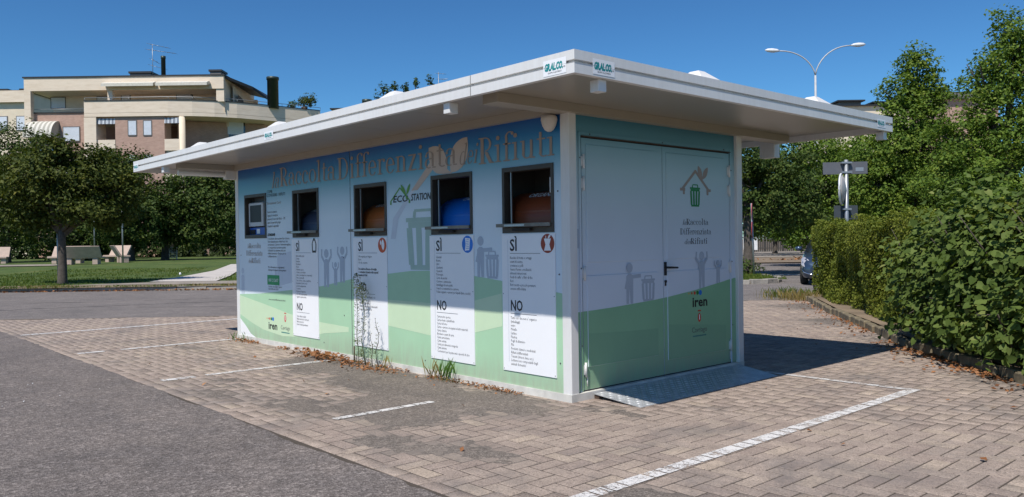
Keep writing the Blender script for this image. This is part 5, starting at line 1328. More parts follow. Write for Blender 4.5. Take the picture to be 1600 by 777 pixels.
# ------------------------------------------------------------------ park furniture
def bench(px0, px1, D, face, label, zb=None, hgt=1.1):
    X0, _ = XZ(px0, 400, D); X1, _ = XZ(px1, 400, D); c = W((X0+X1)/2, D, lawn_z(D)); w_ = X1 - X0
    e = empty('stone_bench', c, YAW + face, label, 'bench', 'stone benches in the park')
    MB().bbox(-w_/2, w_/2, .0, .55, .36, .47, .02).build('seat', M['pink_stone'], e)
    b = MB(); b.prism([(.50,.40),(.62,.40),(1.04,hgt),(.94,hgt+.02)], -w_/2, w_/2, lambda a, b_, h: (h, a, b_)); b.build('backrest', M['pink_stone'], e, fix=True)
    for s in (-1, 1): MB().bbox(s*w_*.33-.16, s*w_*.33+.16, .10, .60, 0, .362, .02).build('foot', M['pink_stone'], e)
    return e
bench(73, 130, 52, 0.0, 'pale stone bench facing the camera, behind the big trunk')
bench(105, 163, 50, PI + .12, 'stone bench seen from its dark back, in the middle of the group')
bench(156, 192, 54.5, -.35, 'stone bench facing front, right of the one seen from behind')
bench(188, 214, 53, PI - .9, 'stone bench turned sideways at the right end of the group')
bench(-22, 8, 54, .3, 'stone bench cut by the left edge of the view')
def park_lamp(px, D, top_py, label, head=True, r=.045):
    b = base_at(px, D, lawn_z(D)); _, zt = XZ(px, top_py, D); e = empty('park_lamp', b, YAW, label, 'lamp post'); h = zt - b[2]
    MB().tube([(0,0,0),(0,0,h)], [r*1.2, r*.8], 8).build('pole', M['pole_grey'], e)
    if head:
        k = MB(); k.tube([(0,0,h-.02),(.05,0,h+.2),(.25,0,h+.36),(.55,0,h+.34)], [.03,.03,.03,.03], 6); k.build('arm', M['pole_grey'], e)
        MB().bbox(.30, .85, -.12, .12, h+.26, h+.38, .04).build('lamp_head', M['white_lamp'], e)
    return e
park_lamp(148, 56, 305, 'thin grey post between the first two benches')
park_lamp(192, 52, 306, 'thin grey park lamp post with a curved arm in front of the right bench')
po = MB(); po.tube([(0,0,0),(0,0,2.6)], .045, 8); o = po.build('post', M['pole_grey']); o.location = base_at(91, 30.5, .11); tag(o, 'thin grey post hidden beside the big tree trunk', 'post')
# white gate
gt = empty('garden_gate', base_at(268, 62, .43), YAW, 'small white barred gate beside a dark trunk', 'gate')
for s in (-.40, .40): MB().box(s-.035, s+.035, -.03, .03, 0, .98).build('gate_post', M['whitepaint'], gt)
for k in range(5): MB().box(-.365+.14*k+.04, -.345+.14*k+.05, -.01, .01, .1, .95).build('bar', M['whitepaint'], gt)
for z in (.12, .5, .93): MB().box(-.364, .364, -.02, -.012, z-.02, z+.02).build('rail', M['whitepaint'], gt)
wb = MB(); wb.lathe([(.05,0),(.06,.02),(.04,.09),(.02,.12)], seg=8); o = wb.build('plastic_bag', M['board']); o.location = base_at(281, 36, lawn_z(36)); tag(o, 'small white crumpled bag on the lawn beside the pale path', 'litter')

# ------------------------------------------------------------------ apartment building
bX, bD = -34.0, 84.0
AB = empty('apartment_building', W(bX, bD, 0), YAW, 'cream and pink brick apartment block with a curved balcony, seen over the left trees', 'building')
class LB(MB):
    pass
def q_(px, py, D): X, z = XZ(px, py, D); return X - bX, z
def fbox(name, px0, px1, py0, py1, D0, D1, m_, parent=AB, label=None):
    xa, za = q_(px0, py0, D0); xb, zb_ = q_(px1, py1, D0)
    return MB().box(xa, xb, D0-bD, D1-bD, zb_, za).build(name, m_, parent, label)
# roof frame
x0, zt = q_(37, 123, 82); x1, _ = q_(349, 113, 82)
zt = 18.65; zu = 17.6
xr = x1
MB().box(x0, xr, -2, -1.6, zu-.25, zt).build('roof_fascia', M['cream'], AB)
MB().box(x0-.12, xr+.12, -2.08, 8, zt+.001, zt+.14).build('roof_edge', M['dark_roof'], AB)
MB().box(x0+.05, xr-.05, -1.598, 7.9, zu-.15, zt-.01).build('roof', M['cream'], AB)
MB().box(x0, x0+.65, -2, -1.4, 8.0, zu-.252).build('pillar', M['cream'], AB)
MB().box(xr-.8, xr, -1.9, -1.2, 16.06, zu-.252).build('pillar', M['cream'], AB)
_p, _ = q_(171, 150, 82); MB().box(_p-.25, _p+.25, -1.9, -1.4, 15.0, zu-.252).build('pillar', M['cream'], AB)
# terrace rear wall with shuttered doors
tw_ = 1.6
MB().box(x0+.95, xr-.81, tw_, tw_+.3, 14.0, zu-.152).build('terrace_wall', M['cream'], AB)
def shutter(px0, px1, py0, py1, D, parent=AB, m_=None):
    xa, za = q_(px0, py0, D); xb, zb_ = q_(px1, py1, D); yy = D - bD
    f = MB()
    t = .07
    f.box(xa-t, xa, yy-.03, yy+.05, zb_-t, za+t); f.box(xb, xb+t, yy-.03, yy+.05, zb_-t, za+t); f.box(xa, xb, yy-.03, yy+.05, za, za+t); f.box(xa, xb, yy-.05, yy+.05, zb_-t, zb_)
    fr = f.build('window', M['gutter'], parent)
    s = MB(); n = max(4, int((za-zb_)/.11)); 
    for k in range(n):
        z0_ = zb_ + (za-zb_)*k/n; z1_ = zb_ + (za-zb_)*(k+1)/n; s.quad((xa, yy-.005, z0_), (xb, yy-.005, z0_), (xb, yy-.022, z1_-.015), (xa, yy-.022, z1_-.015)); s.quad((xa, yy-.022, z1_-.015), (xb, yy-.022, z1_-.015), (xb, yy-.005, z1_), (xa, yy-.005, z1_))
    s.build('roller_shutter', m_ or M['shutter'], fr)
for a in ((80,102,153,169), (190,203,143,158), (276,300,141,156), (152,168,152,160)): shutter(*a, 84+tw_-.02)
# lower brick facade, left wing
xl0, _ = q_(48, 170, 82.6); xl1, _ = q_(131, 170, 82.6)
MB().box(xl0, xl1, -1.4, -1.0, -.2, 15.15).build('brick_wall', M['pink_brick'], AB)
MB().box(xl0-.05, xl1-.001, -1.5, -.9, 15.151, 15.28).build('parapet_cap', M['dark_roof'], AB)
MB().box(x0+.3, xl0-.001, -1.3, 5.5, -.2, 14.0).build('side_wall', M['cream'], AB)
MB().box(x0+.6, xr-.5, -.2, 2.5, 14.56, 14.95).build('terrace_floor', M['cream'], AB)
MB().box(x0+.9, x0+15.2, 1.25, 1.5, -.2, 14.05).build('core_wall', M['pink_brick'], AB)
rl = MB(); rl.tube([(xl0, -1.2, 15.62), (xl1, -1.2, 15.62)], .03, 6); rl.build('railing', M['pole_grey'], AB)
shutter(99, 124, 199, 220, 82.55)
shutter(60, 84, 232, 255, 82.55); shutter(99, 124, 258, 280, 82.55)
# barrel awning
ax0, az0 = q_(40, 188, 81.6); ax1, az1 = q_(89, 217, 81.6)
aw = MB(); R_ = 1.55; n = 10
for i in range(n):
    a, b = PI/2*i/n, PI/2*(i+1)/n
    aw.quad((ax0, -1.42-R_*math.sin(a), az0-R_*1.15+R_*1.15*math.cos(a)), (ax1-.3, -1.42-R_*math.sin(a), az0-R_*1.15+R_*1.15*math.cos(a)), (ax1-.3, -1.42-R_*math.sin(b), az0-R_*1.15+R_*1.15*math.cos(b)), (ax0, -1.42-R_*math.sin(b), az0-R_*1.15+R_*1.15*math.cos(b)), smooth=True)
for xx_ in (ax0, ax1-.3):
    aw.quad(*[(xx_, -1.42-R_*math.sin(PI/2*i/n), az0-R_*1.15+R_*1.15*math.cos(PI/2*i/n)) for i in range(n+1)], (xx_, -1.42, az0-R_*1.15))
aw.build('barrel_awning', M['awning'], AB)
# middle pillar and brick wall with windows
m0, _ = q_(131, 190, 81); m1, _ = q_(150, 190, 81)
MB().box(m0, m1, -3.0, -1.0, -.2, 14.45).build('pillar', M['cream'], AB)
e0, _ = q_(180, 200, 81.2); e1, _ = q_(257, 200, 81.2)
MB().box(e0, e1, -2.8, -1.2, -.2, 14.48).build('brick_wall', M['pink_brick'], AB)
for a in ((200.5,213,189,211), (224.5,236.5,189,211), (200.5,213,243,262), (224.5,236.5,243,262)): shutter(*a, 81.18)
# loggias either side: parapet, dark room, cloth valance
def loggia(pxa, pxb, k):
    a, _ = q_(pxa, 200, 81.2); b, _ = q_(pxb, 200, 81.2)
    for fl in range(3):
        z0_ = 11.0 - fl*3.5 + .05
        MB().box(a+.001, b-.001, -2.85, -2.6, z0_, z0_+1.15).build('balcony_parapet', M['cream'], AB)
        MB().box(a+.001, b-.001, 1.0, 1.2, z0_, z0_+3.35).build('loggia_rear_wall', M['pink_brick'], AB)
        MB().box(a+.001, b-.001, -2.6, 1.2, z0_-.2, z0_-.001).build('loggia_floor', M['cream'], AB)
        v = MB(); n = 8
        for i in range(n):
            xa_, xb_ = a + (b-a)*i/n, a + (b-a)*(i+1)/n; v.quad((xa_, -2.82, z0_+2.75), ((xa_+xb_)/2, -2.86, z0_+2.72), ((xa_+xb_)/2, -2.80, z0_+3.3), (xa_, -2.76, z0_+3.3)); v.quad(((xa_+xb_)/2, -2.86, z0_+2.72), (xb_, -2.82, z0_+2.75), (xb_, -2.76, z0_+3.3), ((xa_+xb_)/2, -2.80, z0_+3.3))
        if fl == 0: v.build('cloth_valance', M['awning_blue'], AB)
        MB().box(a+.3+k*.2, b-.5, .93, .99, z0_, z0_+2.4).build('balcony_door', M['void'], AB)
loggia(150, 180, 0); loggia(257, 282, 1)
cpx, _ = q_(286, 200, 81.6); MB().tube([(cpx, -2.62, -.2), (cpx, -2.62, 14.45)], .30, 16).build('round_column', M['cream_round'], AB)
# recessed brick wall under the curve
g0, _ = q_(289, 200, 84.5); g1, _ = q_(412, 200, 87.0)
rw = MB(); rw.quad((g0-.4, -.4, -.2), (g1, 3.2, -.2), (g1, 3.2, 14.4), (g0-.4, -.4, 14.4)); rw.quad((g1,3.2,-.2),(g1+.1,9,-.2),(g1+.1,9,14.4),(g1,3.2,14.4)); rw.build('brick_wall', M['pink_brick'], AB)
xs0, zs0 = q_(355, 190.5, 85.5); xs1, zs1 = q_(378, 209.5, 85.5)
sl_ = (3.2+.4)/(g1-g0+.4)
w_ = MB(); ya, yb = -.4+(xs0-g0+.4)*sl_-.06, -.4+(xs1-g0+.4)*sl_-.06; w_.quad((xs0,ya,zs1),(xs1,yb,zs1),(xs1,yb,zs0),(xs0,ya,zs0)); w_.build('roller_shutter', M['shutter'], AB)
w_ = MB(); w_.quad((xs0-.08,ya+.03,zs1-1.0),(xs1+.08,yb+.03,zs1-1.0),(xs1+.08,yb+.03,zs0+.1),(xs0-.08,ya+.03,zs0+.1)); w_.build('window', M['glass'], AB)
# curved balcony band
pb = [(131,81),(200,81),(262,81.0),(300,81.35),(335,82.0),(370,83.0),(405,84.4),(440,86.0),(470,87.4),(500,88.9)]
bp_ = [(q_(px, 160, D)[0], D-bD) for px, D in pb]
bb = MB(); zlo, zhi = 14.5, 16.05; th_ = .3
for (a, b) in zip(bp_, bp_[1:]):
    d = Vector((b[0]-a[0], b[1]-a[1])).normalized(); nr = Vector((-d.y, d.x))*th_
    for z0_, z1_, o_ in ((zlo, zlo+.35, -.0), (zlo+.37, zhi, .015)):
        bb.quad((a[0]-nr.x*o_, a[1]-nr.y*o_, z0_), (b[0]-nr.x*o_, b[1]-nr.y*o_, z0_), (b[0]-nr.x*o_, b[1]-nr.y*o_, z1_), (a[0]-nr.x*o_, a[1]-nr.y*o_, z1_), smooth=True)
    bb.quad((a[0]+nr.x, a[1]+nr.y, zhi), (a[0], a[1], zhi), (b[0], b[1], zhi), (b[0]+nr.x, b[1]+nr.y, zhi))
    bb.quad((a[0], a[1], zlo), (a[0], 6, zlo), (b[0], 6, zlo), (b[0], b[1], zlo))
    bb.quad((a[0]+nr.x, a[1]+nr.y, 15.0), (a[0]+nr.x, a[1]+nr.y, zhi), (b[0]+nr.x, b[1]+nr.y, zhi), (b[0]+nr.x, b[1]+nr.y, 15.0))
    bb.quad((a[0]+nr.x, a[1]+nr.y, 15.0), (b[0]+nr.x, b[1]+nr.y, 15.0), (b[0]+nr.x, 6, 15.0), (a[0]+nr.x, 6, 15.0))
a = bp_[0]; bb.quad((a[0], a[1], zlo), (a[0], a[1], zhi), (a[0], 1.0, zhi), (a[0], 1.0, zlo))
bb.build('curved_balcony', M['cream'], AB)
cap_ = MB()
for (a, b) in zip(bp_, bp_[1:]):
    cap_.quad((a[0], a[1]-.06, zhi+.002), (b[0], b[1]-.06, zhi+.002), (b[0], b[1]-.06, zhi+.10), (a[0], a[1]-.06, zhi+.10)); cap_.quad((a[0], a[1]-.06, zhi+.10), (b[0], b[1]-.06, zhi+.10), (b[0]-.1, b[1]+.35, zhi+.10), (a[0]-.1, a[1]+.35, zhi+.10))
cap_.build('balcony_cap', M['dark_roof'], AB)
rl = MB(); rl.tube([(x, y+.15, zhi+.38) for x, y in bp_], .028, 6)
for x, y in bp_: rl.tube([(x, y+.15, zhi+.05), (x, y+.15, zhi+.38)], .018, 5)
rl.build('balcony_railing', M['pole_grey'], AB)
# folded terrace awnings
for pa, pb_ in ((158, 241), (243, 325)):
    xa, _ = q_(pa, 130, 81.3); xb, _ = q_(pb_, 130, 81.3)
    b = MB(); b.prism([(-2.9, 17.55), (-2.9, 17.85), (-2.2, 18.1), (-2.01, 18.0), (-2.01, 17.8)], xa+.05, xb-.05, lambda a, b_, h: (h, a, b_)); b.build('folded_awning', M['awning_case'], AB, fix=True)
ln = MB(); ln.tube([(_p+8.1, -1.0, 16.6), (_p+8.1, -1.35, 16.9), (_p+8.1, -1.6, 16.8)], .05, 6); ln.build('wall_lamp', M['dark_roof'], AB)
# side porch and dark sloping roof on the right
sp0, _ = q_(352, 140, 82.4); sp1, _ = q_(395, 150, 86)
po_ = MB(); po_.quad((xr-.02, -1.7, 15.0), (xr-.02, 8, 15.0), (xr-.02, 8, zu), (xr-.02, -1.7, zu)); po_.build('inner_wall', M['cream_round'], AB)
pr = MB(); xe, _ = q_(396, 150, 88)
pr.quad((xr+.3, -.2, 15.6), (xe, 4.5, 15.6), (xe, 4.5, 17.2), (xr+.3, -.2, 18.0)); pr.build('porch_wall', M['cream_round'], AB)
op = MB(); op.quad((xr+.75, .2, 15.6), (xe-.5, 4.0, 15.6), (xe-.5, 4.0, 16.6), (xr+.75, .2, 17.1)); op.v = [(x, y-.12, z) for x, y, z in op.v]; op.build('porch_opening', M['void'], AB)
MB().box(xe-.2, xe+.25, 4.4, 4.8, 15.0, 17.3).build('pillar', M['cream'], AB)
dr = MB(); xq, _ = q_(420, 150, 87.5)
pts_t = [(xr, -1.7, 18.75), (xr+2.2, .4, 17.95), (xq, 2.6, 17.3)]; pts_b = [(xr-1, 6.5, 18.75), (xr+2.2, 7.0, 18.0), (xq, 7.0, 17.4)]
for i in range(2):
    dr.quad(pts_t[i], pts_t[i+1], pts_b[i+1], pts_b[i]); dr.quad(*[(x, y, z-.28) for x, y, z in (pts_t[i], pts_b[i], pts_b[i+1], pts_t[i+1])]); dr.quad(pts_t[i], (pts_t[i][0], pts_t[i][1], pts_t[i][2]-.28), (pts_t[i+1][0], pts_t[i+1][1], pts_t[i+1][2]-.28), pts_t[i+1])
dr.quad(pts_t[2], tuple(Vector(pts_t[2])-Vector((0,0,.28))), tuple(Vector(pts_b[2])-Vector((0,0,.28))), pts_b[2])
dr.build('sloping_roof', M['dark_roof'], AB)
# flues, vents, aerial
def flue(px, ptop, pbot, D, r, name='chimney'):
    x, z1 = q_(px, ptop, D); _, z0_ = q_(px, pbot, D)
    MB().lathe([(r, z0_-.6), (r, z1-.3), (r*1.12, z1-.28), (r*1.12, z1), (r*.9, z1)], (x, D-bD, 0), 16).build(name, M['flue'], AB)
flue(426, 121, 161, 85.5, .58)
flue(255, 88, 113, 84, .22)
for pa, pb_, pt in ((203, 235, 112), (328, 345, 109)):
    xa, z1 = q_(pa, pt, 84); xb, _ = q_(pb_, pt, 84)
    r = MB().box(xa, xb, 0, 1.6, zt, z1-.25).build('roof_vent', M['gutter'], AB); MB().box(xa-.12, xb+.12, -.1, 1.7, z1-.2, z1).build('vent_cover', M['dark_roof'], r)
MB().box(xr-.2, xr+.3, 5, 5.6, 15.0, 16.8).build('chimney_block', M['cream'], AB)
def aerial(px, ptop, pbot, D, name='aerial'):
    x, z1 = q_(px, ptop, D); _, z0_ = q_(px, pbot, D); m_ = MB(); y = D - bD
    m_.tube([(x, y, z0_-.4), (x, y, z1)], .03, 6)
    h = z1 - z0_
    for fz, w_, n in ((.97, 1.9, 6), (.78, 2.8, 7), (.45, .6, 3), (.25, 1.4, 3)):
        zz = z0_ + h*fz; m_.tube([(x-w_*.2, y, zz+.12), (x+w_*.8, y+.4, zz-.25)], .022, 5)
        for k in range(n):
            t_ = k/(n-1); cx_ = x - w_*.2 + w_*t_; m_.tube([(cx_-.1, y-.3+.4*t_, zz+.12-.37*t_), (cx_+.1, y+.3+.4*t_, zz+.12-.37*t_)], .014, 4)
    m_.build(name, M['pole_grey'], AB)
aerial(238, 69, 115, 84)
# balcony greenery
pe = empty('balcony_plant', W(XZ(474,165,87.5)[0], 88, 16.0), 0, 'bushy potted plant on the end of the curved balcony', 'plant')
pc = pe.location; MB().lathe([(.25,-.1),(.35,.35),(.3,.35)], seg=10).build('pot', M['rust'], pe)
P, Nn = crown_points([((pc.x, pc.y, 16.9), (.9,.7,.6)), (tuple(W(XZ(482,158,87.5)[0], 88, 17.1)), (.7,.7,.65))], 900, .2, 8, .3)
leaf_geo('leaves', P-np.array(pc)[None], Nn, .20, M['leaf_olive'], pe)
pe = empty('balcony_plant', W(XZ(454,165,87)[0], 87.6, 16.0), 0, 'spiky green plant left of the bushy one on the curved balcony', 'plant'); pc = pe.location
P, Nn = crown_points([((pc.x, pc.y, 16.55), (.5,.5,.4))], 300, .1, 6, .3); leaf_geo('leaves', P-np.array(pc)[None], Nn, .26, M['leaf_shrub'], pe, wd=.25)
MB().lathe([(.2,-.1),(.3,.3),(.25,.3)], seg=10).build('pot', M['rust'], pe)

# neighbouring blocks
def block(name, px0, px1, ptop, D, depth, m_, label, base=-.2, edge=.3, rot=0, roofm='dark_roof', wins=()):
    X0, z = XZ(px0, ptop, D); X1, _ = XZ(px1, ptop, D); c = W((X0+X1)/2, D, 0); e = empty(name, c, YAW + rot, label, 'building'); w_ = (X1-X0)/2
    MB().box(-w_, w_, 0, depth, base, z-.25).build('wall', m_, e); MB().box(-w_-edge, w_+edge, -edge, depth+edge, z-.249, z-.12).build('roof', M[roofm], e)
    return e, w_, z
e, w_, z = block('neighbour_block', -120, 40, 142, 98, 14, M['cream_round'], 'cream block with a dark roof edge at the far left', rot=0)
MB().box(-w_-.4, w_+.4, -.45, -.301, z-1.6, z-.2).build('roof_fascia', M['cream'], e)
for k in range(3): MB().box(w_-8+k*3, w_-6.4+k*3, 2, 3.5, z, z+.5).build('roof_vent', M['dark_roof'], e)
for k in range(5):
    f = MB().box(w_-10+k*2.2, w_-8.8+k*2.2, -.05, .0, z-5, z-3.2).build('window', M['gutter'], e); MB().box(w_-9.9+k*2.2, w_-8.9+k*2.2, -.08, -.051, z-4.9, z-3.3).build('pane', M['shutter'], f)
e, w_, z = block('far_block', 520, 760, 168, 96, 12, M['cream_round'], 'apartment block mostly hidden behind the kiosk roof, roof garden on top')
for k in range(4):
    f = MB().box(-w_+2+k*4.2, -w_+3.2+k*4.2, -.05, .0, z-4, z-2.4).build('window', M['gutter'], e); MB().box(-w_+2.1+k*4.2, -w_+3.1+k*4.2, -.08, -.051, z-3.9, z-2.5).build('pane', M['shutter'], f)
X, z1 = XZ(562, 145, 92); fl_ = MB(); fl_.lathe([(.50,-3),(.50,z1-.4-z+0),(.60,z1-.35-z),(.60,z1-z),(.45,z1-z)], seg=14); o = fl_.build('chimney', M['flue'], e); o.location = (X - XZ(640,168,96)[0], .6, z)
for k, (px, py, hh) in enumerate(((598,135,10),(607,142,8),(615,133,8),(632,134,8),(635,142,9),(648,126,7),(671,123,9),(590,150,12))):
    X, zc = XZ(px, py, 95); b_ = W(X, 95.5, z)
    lbl = ['tall shrub', 'low shrub', 'pointed shrub', 'thin shrub', 'leafy shrub', 'single stalk shrub', 'rightmost shrub', 'brownish bush'][k] + ' on the roof garden behind the kiosk roof'
    pe = empty('roof_garden_shrub', b_, 0, lbl, 'shrub', 'shrubs on the roof garden'); s = hh/FOC*95
    P, Nn = crown_points([((0,0,zc-z+.0), (s*.7,s*.7,s*1.0)), ((s*.4,0,zc-z-.6*s), (s*.6,s*.6,s*.7))], 200, .12, 6, .4); leaf_geo('leaves', P, Nn, .22, M['leaf_dark'], pe)
    MB().tube([(0,0,-.3),(0,0,max(.3,zc-z))], .05, 5).build('stem', M['bark'], pe)
aX, az = XZ(685, 113, 95); ae = MB(); ae.tube([(0,0,-4),(0,0,0)], .035, 5)
for zz, w2 in ((-.1,1.2),(-.75,1.7)):
    ae.tube([(-.3,0,zz),(w2,.1,zz-.3)], .025, 5)
    for k in range(4): ae.tube([(-.3+k*.5,-.25,zz-.1*k),(-.3+k*.5,.25,zz-.1*k)], .015, 4)
o = ae.build('aerial', M['pole_grey'], None); o.location = W(aX, 95, az); tag(o, 'television aerial just above the middle of the kiosk roof edge', 'aerial')
e, w_, z = block('far_block', 1310, 1420, 163, 85, 12, M['cream_round'], 'pale block with flat dark roof vents left of the pointed linden')
for a, b, t in ((-3.5, -.6, .55), (.2, 2.2, .35)):
    MB().box(a+.3, b-.3, 1, 3, z, z+t-.15).build('roof_vent', M['gutter'], e); MB().box(a, b, .6, 3.4, z+t-.149, z+t).build('vent_cover', M['dark_roof'], e)
e, w_, z = block('far_block', 1468, 1560, 143, 90, 12, M['pink_brick'], 'brown brick block showing between the two tallest lindens')
MB().box(-w_-.3, w_+.3, -.5, -.301, z-.9, z-.25).build('roof_fascia', M['gutter'], e)

# ------------------------------------------------------------------ right-hand street
# twin-arm street lamp
sD = 44.0; Xc, zt_ = XZ(1274, 118, sD); b_ = W(Xc, sD, 0)
SL = empty('street_lamp', b_, YAW, 'tall twin-armed street lamp rising behind the kiosk roof', 'street lamp')
MB().tube([(0,0,0),(0,0,3.5),(0,0,zt_)], [.11,.09,.055], 10).build('pole', M['lamp_grey'], SL)
for px, py, s in ((1203, 80, -1), (1345, 71, 1)):
    X, z = XZ(px, py, sD); x = X - Xc; pts = []
    for k in range(11):
        t = k/10; pts.append((x*(t**1.45)*.80, 0, zt_ + (z - zt_)*(1-(1-t)**2.0)))
    a = MB(); a.tube(pts, .034, 8); a.build('arm', M['lamp_grey'], SL)
    hx = pts[-1][0]; hd_ = MB(); hd_.tube([(hx-.03*s,0,pts[-1][2]), (hx+.12*s,0,pts[-1][2]+.02), (hx+.38*s,0,pts[-1][2]+.03), (hx+.62*s,0,pts[-1][2]+.045), (hx+.75*s,0,pts[-1][2]+.05)], [.04,.09,.12,.09,.03], 12)
    hd_.build('lamp_head', M['white_lamp'], SL)
    MB().lathe([(.02,-.10),(.06,-.085),(.075,-.04)], (hx+.28*s, 0, pts[-1][2]+.01), 12).build('lamp_lens', M['headlamp'], SL)
# sign post with street name plate, mirror and lower plate
sD = 17.5; Xc, z_ = XZ(1322, 250, sD); b_ = W(Xc, sD, .1)
SP = empty('sign_post', b_, YAW, 'grey sign post behind the hedge carrying a name plate and a round traffic mirror', 'sign post')
def sz(py): return XZ(1322, py, sD)[1] - .1
def sx(px): return XZ(px, 260, sD)[0] - Xc
MB().tube([(0,0,0),(0,0,sz(250))], .042, 12).build('pole', M['pole_grey'], SP)
pz = MB(); pz.box(sx(1288), sx(1355), .045, .058, sz(272), sz(253)); pl_ = pz.build('name_plate', M['sign_back'], SP); pl_.rotation_euler = (0, 0, -.12)
st_ = MB(); st_.box(sx(1337), sx(1349), .040, .0448, sz(268), sz(262)); st_.build('maker_mark', M['pole_grey'], pl_)
for py in (254.5, 269.5): 
    MB().box(-.11, .11, -.05, .044, sz(py)-.018, sz(py)+.018).build('clamp', M['pole_grey'], SP)
pz = MB(); pz.box(sx(1304), sx(1341), .05, .062, sz(343), sz(321)); pl_ = pz.build('lower_plate', M['sign_dark'], SP)
MB().box(-.09, .09, -.05, .048, sz(327)-.018, sz(327)+.018).build('clamp', M['pole_grey'], SP)
mr_ = MB(); n = 24; Rz = (sz(272)-sz(319))/2; cz = (sz(272)+sz(319))/2
for (h_, rr) in ((0,.0),(.02,.45),(.055,.8),(.10,1.0)):
    for k in range(n): a = 2*PI*k/n; mr_.v.append((rr*Rz*math.cos(a), h_, cz+rr*Rz*math.sin(a)))
for i in range(3):
    for k in range(n): k2=(k+1)%n; mr_.f.append((i*n+k, i*n+k2, (i+1)*n+k2, (i+1)*n+k)); mr_.sm.append(True)
mr_.f.append(tuple(3*n+k for k in range(n))); mr_.sm.append(False)
mo = mr_.build('traffic_mirror', M['mirror_back'], SP, fix=True); mo.location = (-.02, -.06, 0); mo.rotation_euler = (0, 0, 1.05)
rm_ = MB(); rm_.tube([(Rz*math.cos(2*PI*k/24), .105, cz+Rz*math.sin(2*PI*k/24)) for k in range(25)], .022, 6); ro_ = rm_.build('mirror_rim', M['white_lamp'], mo)
# thin post with a round sign seen edge-on
b_ = base_at(1178, 29.0, .1); TP = empty('sign_post', b_, YAW, 'thin grey post with a red sign seen edge-on beside the dark trunk', 'sign post')
hz = XZ(1175, 318, 29)[1] - .1
MB().tube([(0,0,0),(-.07,0,hz)], .035, 8).build('pole', M['pole_grey'], TP)
dsc = MB(); dsc.lathe([(.30,-.01),(.31,0),(.30,.01)], seg=22); d_ = dsc.build('round_sign', M['signred'], TP); d_.location = (-.05, 0, hz-.30); d_.rotation_euler = (0, PI/2, -.35)
dsc = MB(); dsc.lathe([(.30,-.01),(.31,0),(.30,.01)], seg=22); d_ = dsc.build('round_sign', M['signred'], TP); d_.location = (-.05, 0, hz-.95); d_.rotation_euler = (0, PI/2, -.35)
# bed of dark shrubs at the island trunk
e = empty('low_shrub', base_at(1168, 30.2, .1), 0, 'low dark reddish shrub round the trunk on the island', 'shrub'); P, Nn = crown_points([((0,0,.25),(.6,.6,.35))], 700, .1, 8, .4); leaf_geo('leaves', P, Nn, .09, M['leaf_dark'], e)
MB().tube([(0,0,0),(0,0,.3)], .02, 5).build('stem', M['bark'], e)
# far fence with slats and white gate
FD = 80; Xa, _ = XZ(1183, 380, FD); Xb, _ = XZ(1262, 380, FD); e = empty('slat_fence', W((Xa+Xb)/2, FD, .08), YAW, 'long dark vertical-slat fence in the shade of the far trees', 'fence'); w_ = (Xb-Xa)/2+1
fm = MB()
k = -w_
while k < w_: fm.box(k, k+.13, 0, .04, 0, 1.75); k += .18
fm.build('slats', M['darkfence'], e, kind='stuff')
for z in (.3, 1.4): MB().box(-w_, w_, .042, .09, z, z+.1).build('rail', M['gutter'], e)
for k in range(5): MB().box(-w_+k*2*w_/4.01, -w_+k*2*w_/4.01+.14, .092, .22, 0, 1.9).build('fence_post', M['pole_grey'], e)
Xa, _ = XZ(1161, 380, 76); Xb, _ = XZ(1184, 380, 76); e = empty('white_gate', W((Xa+Xb)/2, 76, .08), YAW, 'white panel gate catching the sun behind the island tree', 'gate'); w_ = (Xb-Xa)/2
for k in range(3): MB().box(-w_+k*2*w_/3+.03, -w_+(k+1)*2*w_/3-.03, 0, .05, .25, 1.6).build('gate_panel', M['whitepaint'], e)
MB().box(-w_, w_, .051, .10, 1.35, 1.45).build('rail', M['pole_grey'], e)

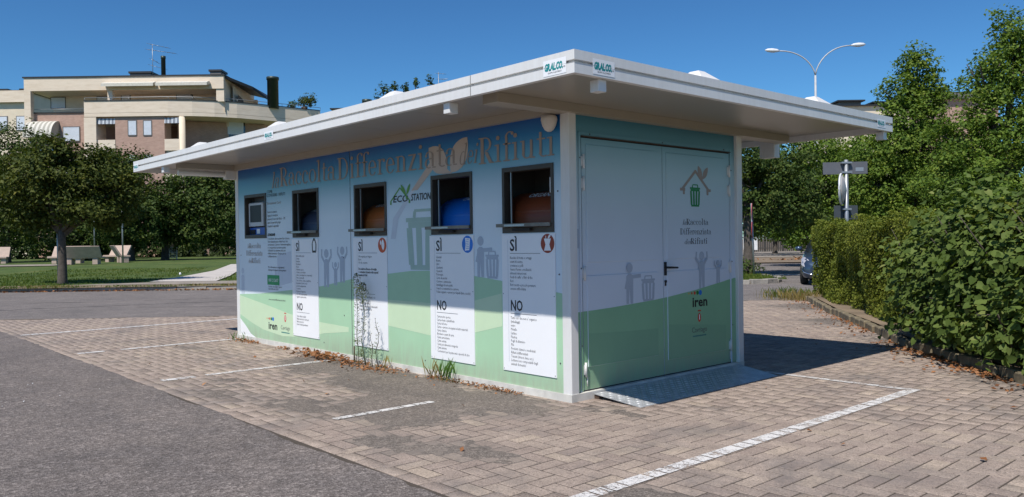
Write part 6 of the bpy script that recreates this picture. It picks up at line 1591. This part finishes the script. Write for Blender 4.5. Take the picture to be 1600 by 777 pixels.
# parked car -----------------------------------------------------------------
def car():
    b_ = W(XZ(1299, 400, 24.0)[0], 24.0, 0)
    e = empty('parked_car', b_, YAW - .44, 'blue-grey compact car facing the camera, half hidden by the hedge end', 'car')
    # local: x lateral, y length (front at y=0), z up
    Ls = [(.00,.60,.34,.58,0),(.06,.76,.24,.70,0),(.25,.86,.20,.82,0),(.60,.90,.19,.94,0),(1.05,.915,.19,1.06,0),(1.9,.92,.19,1.10,0),(3.0,.92,.20,1.12,0),(3.8,.90,.22,1.10,0),(4.15,.84,.28,1.0,0),(4.28,.74,.38,.8,0)]
    mb = MB(); n = 14
    for y, hw, z0, zb_, _ in Ls:
        ring = []
        hh = zb_ - z0
        prof_ = [(.0,0),(.80,0),(.93,.06),(1.0,.22),(1.0,.55),(.97,.82),(.86,.97),(.0,1.03)]
        pts = [(hw*a, z0+hh*b) for a, b in prof_]
        full = pts + [(-a, b) for a, b in pts[::-1][1:-1]]
        mb.v += [(a, y, b) for a, b in full]
    k = 14
    for i in range(len(Ls)-1):
        for j in range(k): j2=(j+1)%k; mb.f.append((i*k+j, i*k+j2, (i+1)*k+j2, (i+1)*k+j)); mb.sm.append(True)
    mb.f.append(tuple(range(k))); mb.f.append(tuple((len(Ls)-1)*k+j for j in reversed(range(k)))); mb.sm += [False, False]
    mb.build('body', M['carpaint'], e, fix=True)
    gh = MB(); Gs = [(.80,.80,.95,.99),(1.55,.74,1.02,1.48),(2.2,.70,1.05,1.60),(3.3,.68,1.05,1.58),(4.05,.72,1.02,1.10)]
    for y, hw, z0, z1 in Gs:
        gh.v += [(-hw*1.08,y,z0),(-hw*.9,y,z1-.02),(-hw*.7,y,z1),(hw*.7,y,z1),(hw*.9,y,z1-.02),(hw*1.08,y,z0)]
    for i in range(len(Gs)-1):
        for j in range(5): gh.f.append((i*6+j, i*6+j+1, (i+1)*6+j+1, (i+1)*6+j)); gh.sm.append(True)
    gh.build('windows', M['glass'], e, fix=True)
    rf = MB(); rf.v = []
    for y, hw, z in ((1.60,.60,1.505),(2.2,.60,1.618),(3.3,.58,1.598),(3.7,.56,1.40)): rf.v += [(-hw,y,z),(0,y,z+.03),(hw,y,z)]
    for i in range(3):
        for j in range(2): rf.f.append((i*3+j,i*3+j+1,(i+1)*3+j+1,(i+1)*3+j)); rf.sm.append(True)
    rf.build('roof', M['carpaint'], e)
    for s in (-1, 1):
        h_ = MB(); h_.v = [(s*.50,.035,.60),(s*.76,.10,.56),(s*.87,.32,.62),(s*.885,.55,.80),(s*.80,.45,.865),(s*.66,.20,.78)]; h_.v = [(x*1.01, y-.02, z) for x, y, z in h_.v]; c_ = Vector((s*.80,.20,.72)); h_.v.append(tuple(c_))
        for i in range(6): h_.f.append((i,(i+1)%6,6)); h_.sm.append(True)
        h_.build('headlight', M['headlamp'], e)
        m_ = MB(); m_.lathe([(.03,-.07),(.09,-.05),(.11,0),(.09,.06),(.03,.08)], (s*1.03, 1.15, 1.10), 12); m_.build('wing_mirror', M['carpaint'], e)
        MB().tube([(s*.90,1.18,1.05),(s*1.0,1.15,1.08)], .025, 6).build('mirror_stalk', M['stain'], e)
        MB().tube([(s*.84,.08,.50),(s*.78,.02,.40),(s*.60,-.02,.34),(s*.35,-.03,.33)], .014, 6).build('chrome_strip', M['chrome'], e)
        for y in (.82, 3.45):
            w_ = MB(); w_.lathe([(.20,-.10),(.31,-.10),(.33,-.07),(.33,.07),(.31,.10),(.20,.10)], seg=22); t_ = w_.build('tyre', M['tyre'], e); t_.location = (s*.84, y, .325); t_.rotation_euler = (0, PI/2, 0)
            w_ = MB(); w_.lathe([(.03,-.09),(.20,-.085),(.205,.0)], seg=22); r_ = w_.build('rim', M['alu'], e); r_.location = (s*.86, y, .325); r_.rotation_euler = (0, PI/2 if s < 0 else -PI/2, 0)
    MB().bbox(-.48, .48, -.035, .02, .42, .56, .01).build('grille', M['stain'], e)
    MB().bbox(-.62, .62, -.03, .03, .22, .32, .01).build('lower_intake', M['stain'], e)
    MB().tube([(-.46,-.04,.565),(0,-.05,.575),(.46,-.04,.565)], .012, 6).build('chrome_strip', M['chrome'], e)
    MB().box(-.26,.26,-.06,-.045,.36,.46).build('number_plate', M['board'], e)
    return e
car()
bpy.context.view_layer.update()
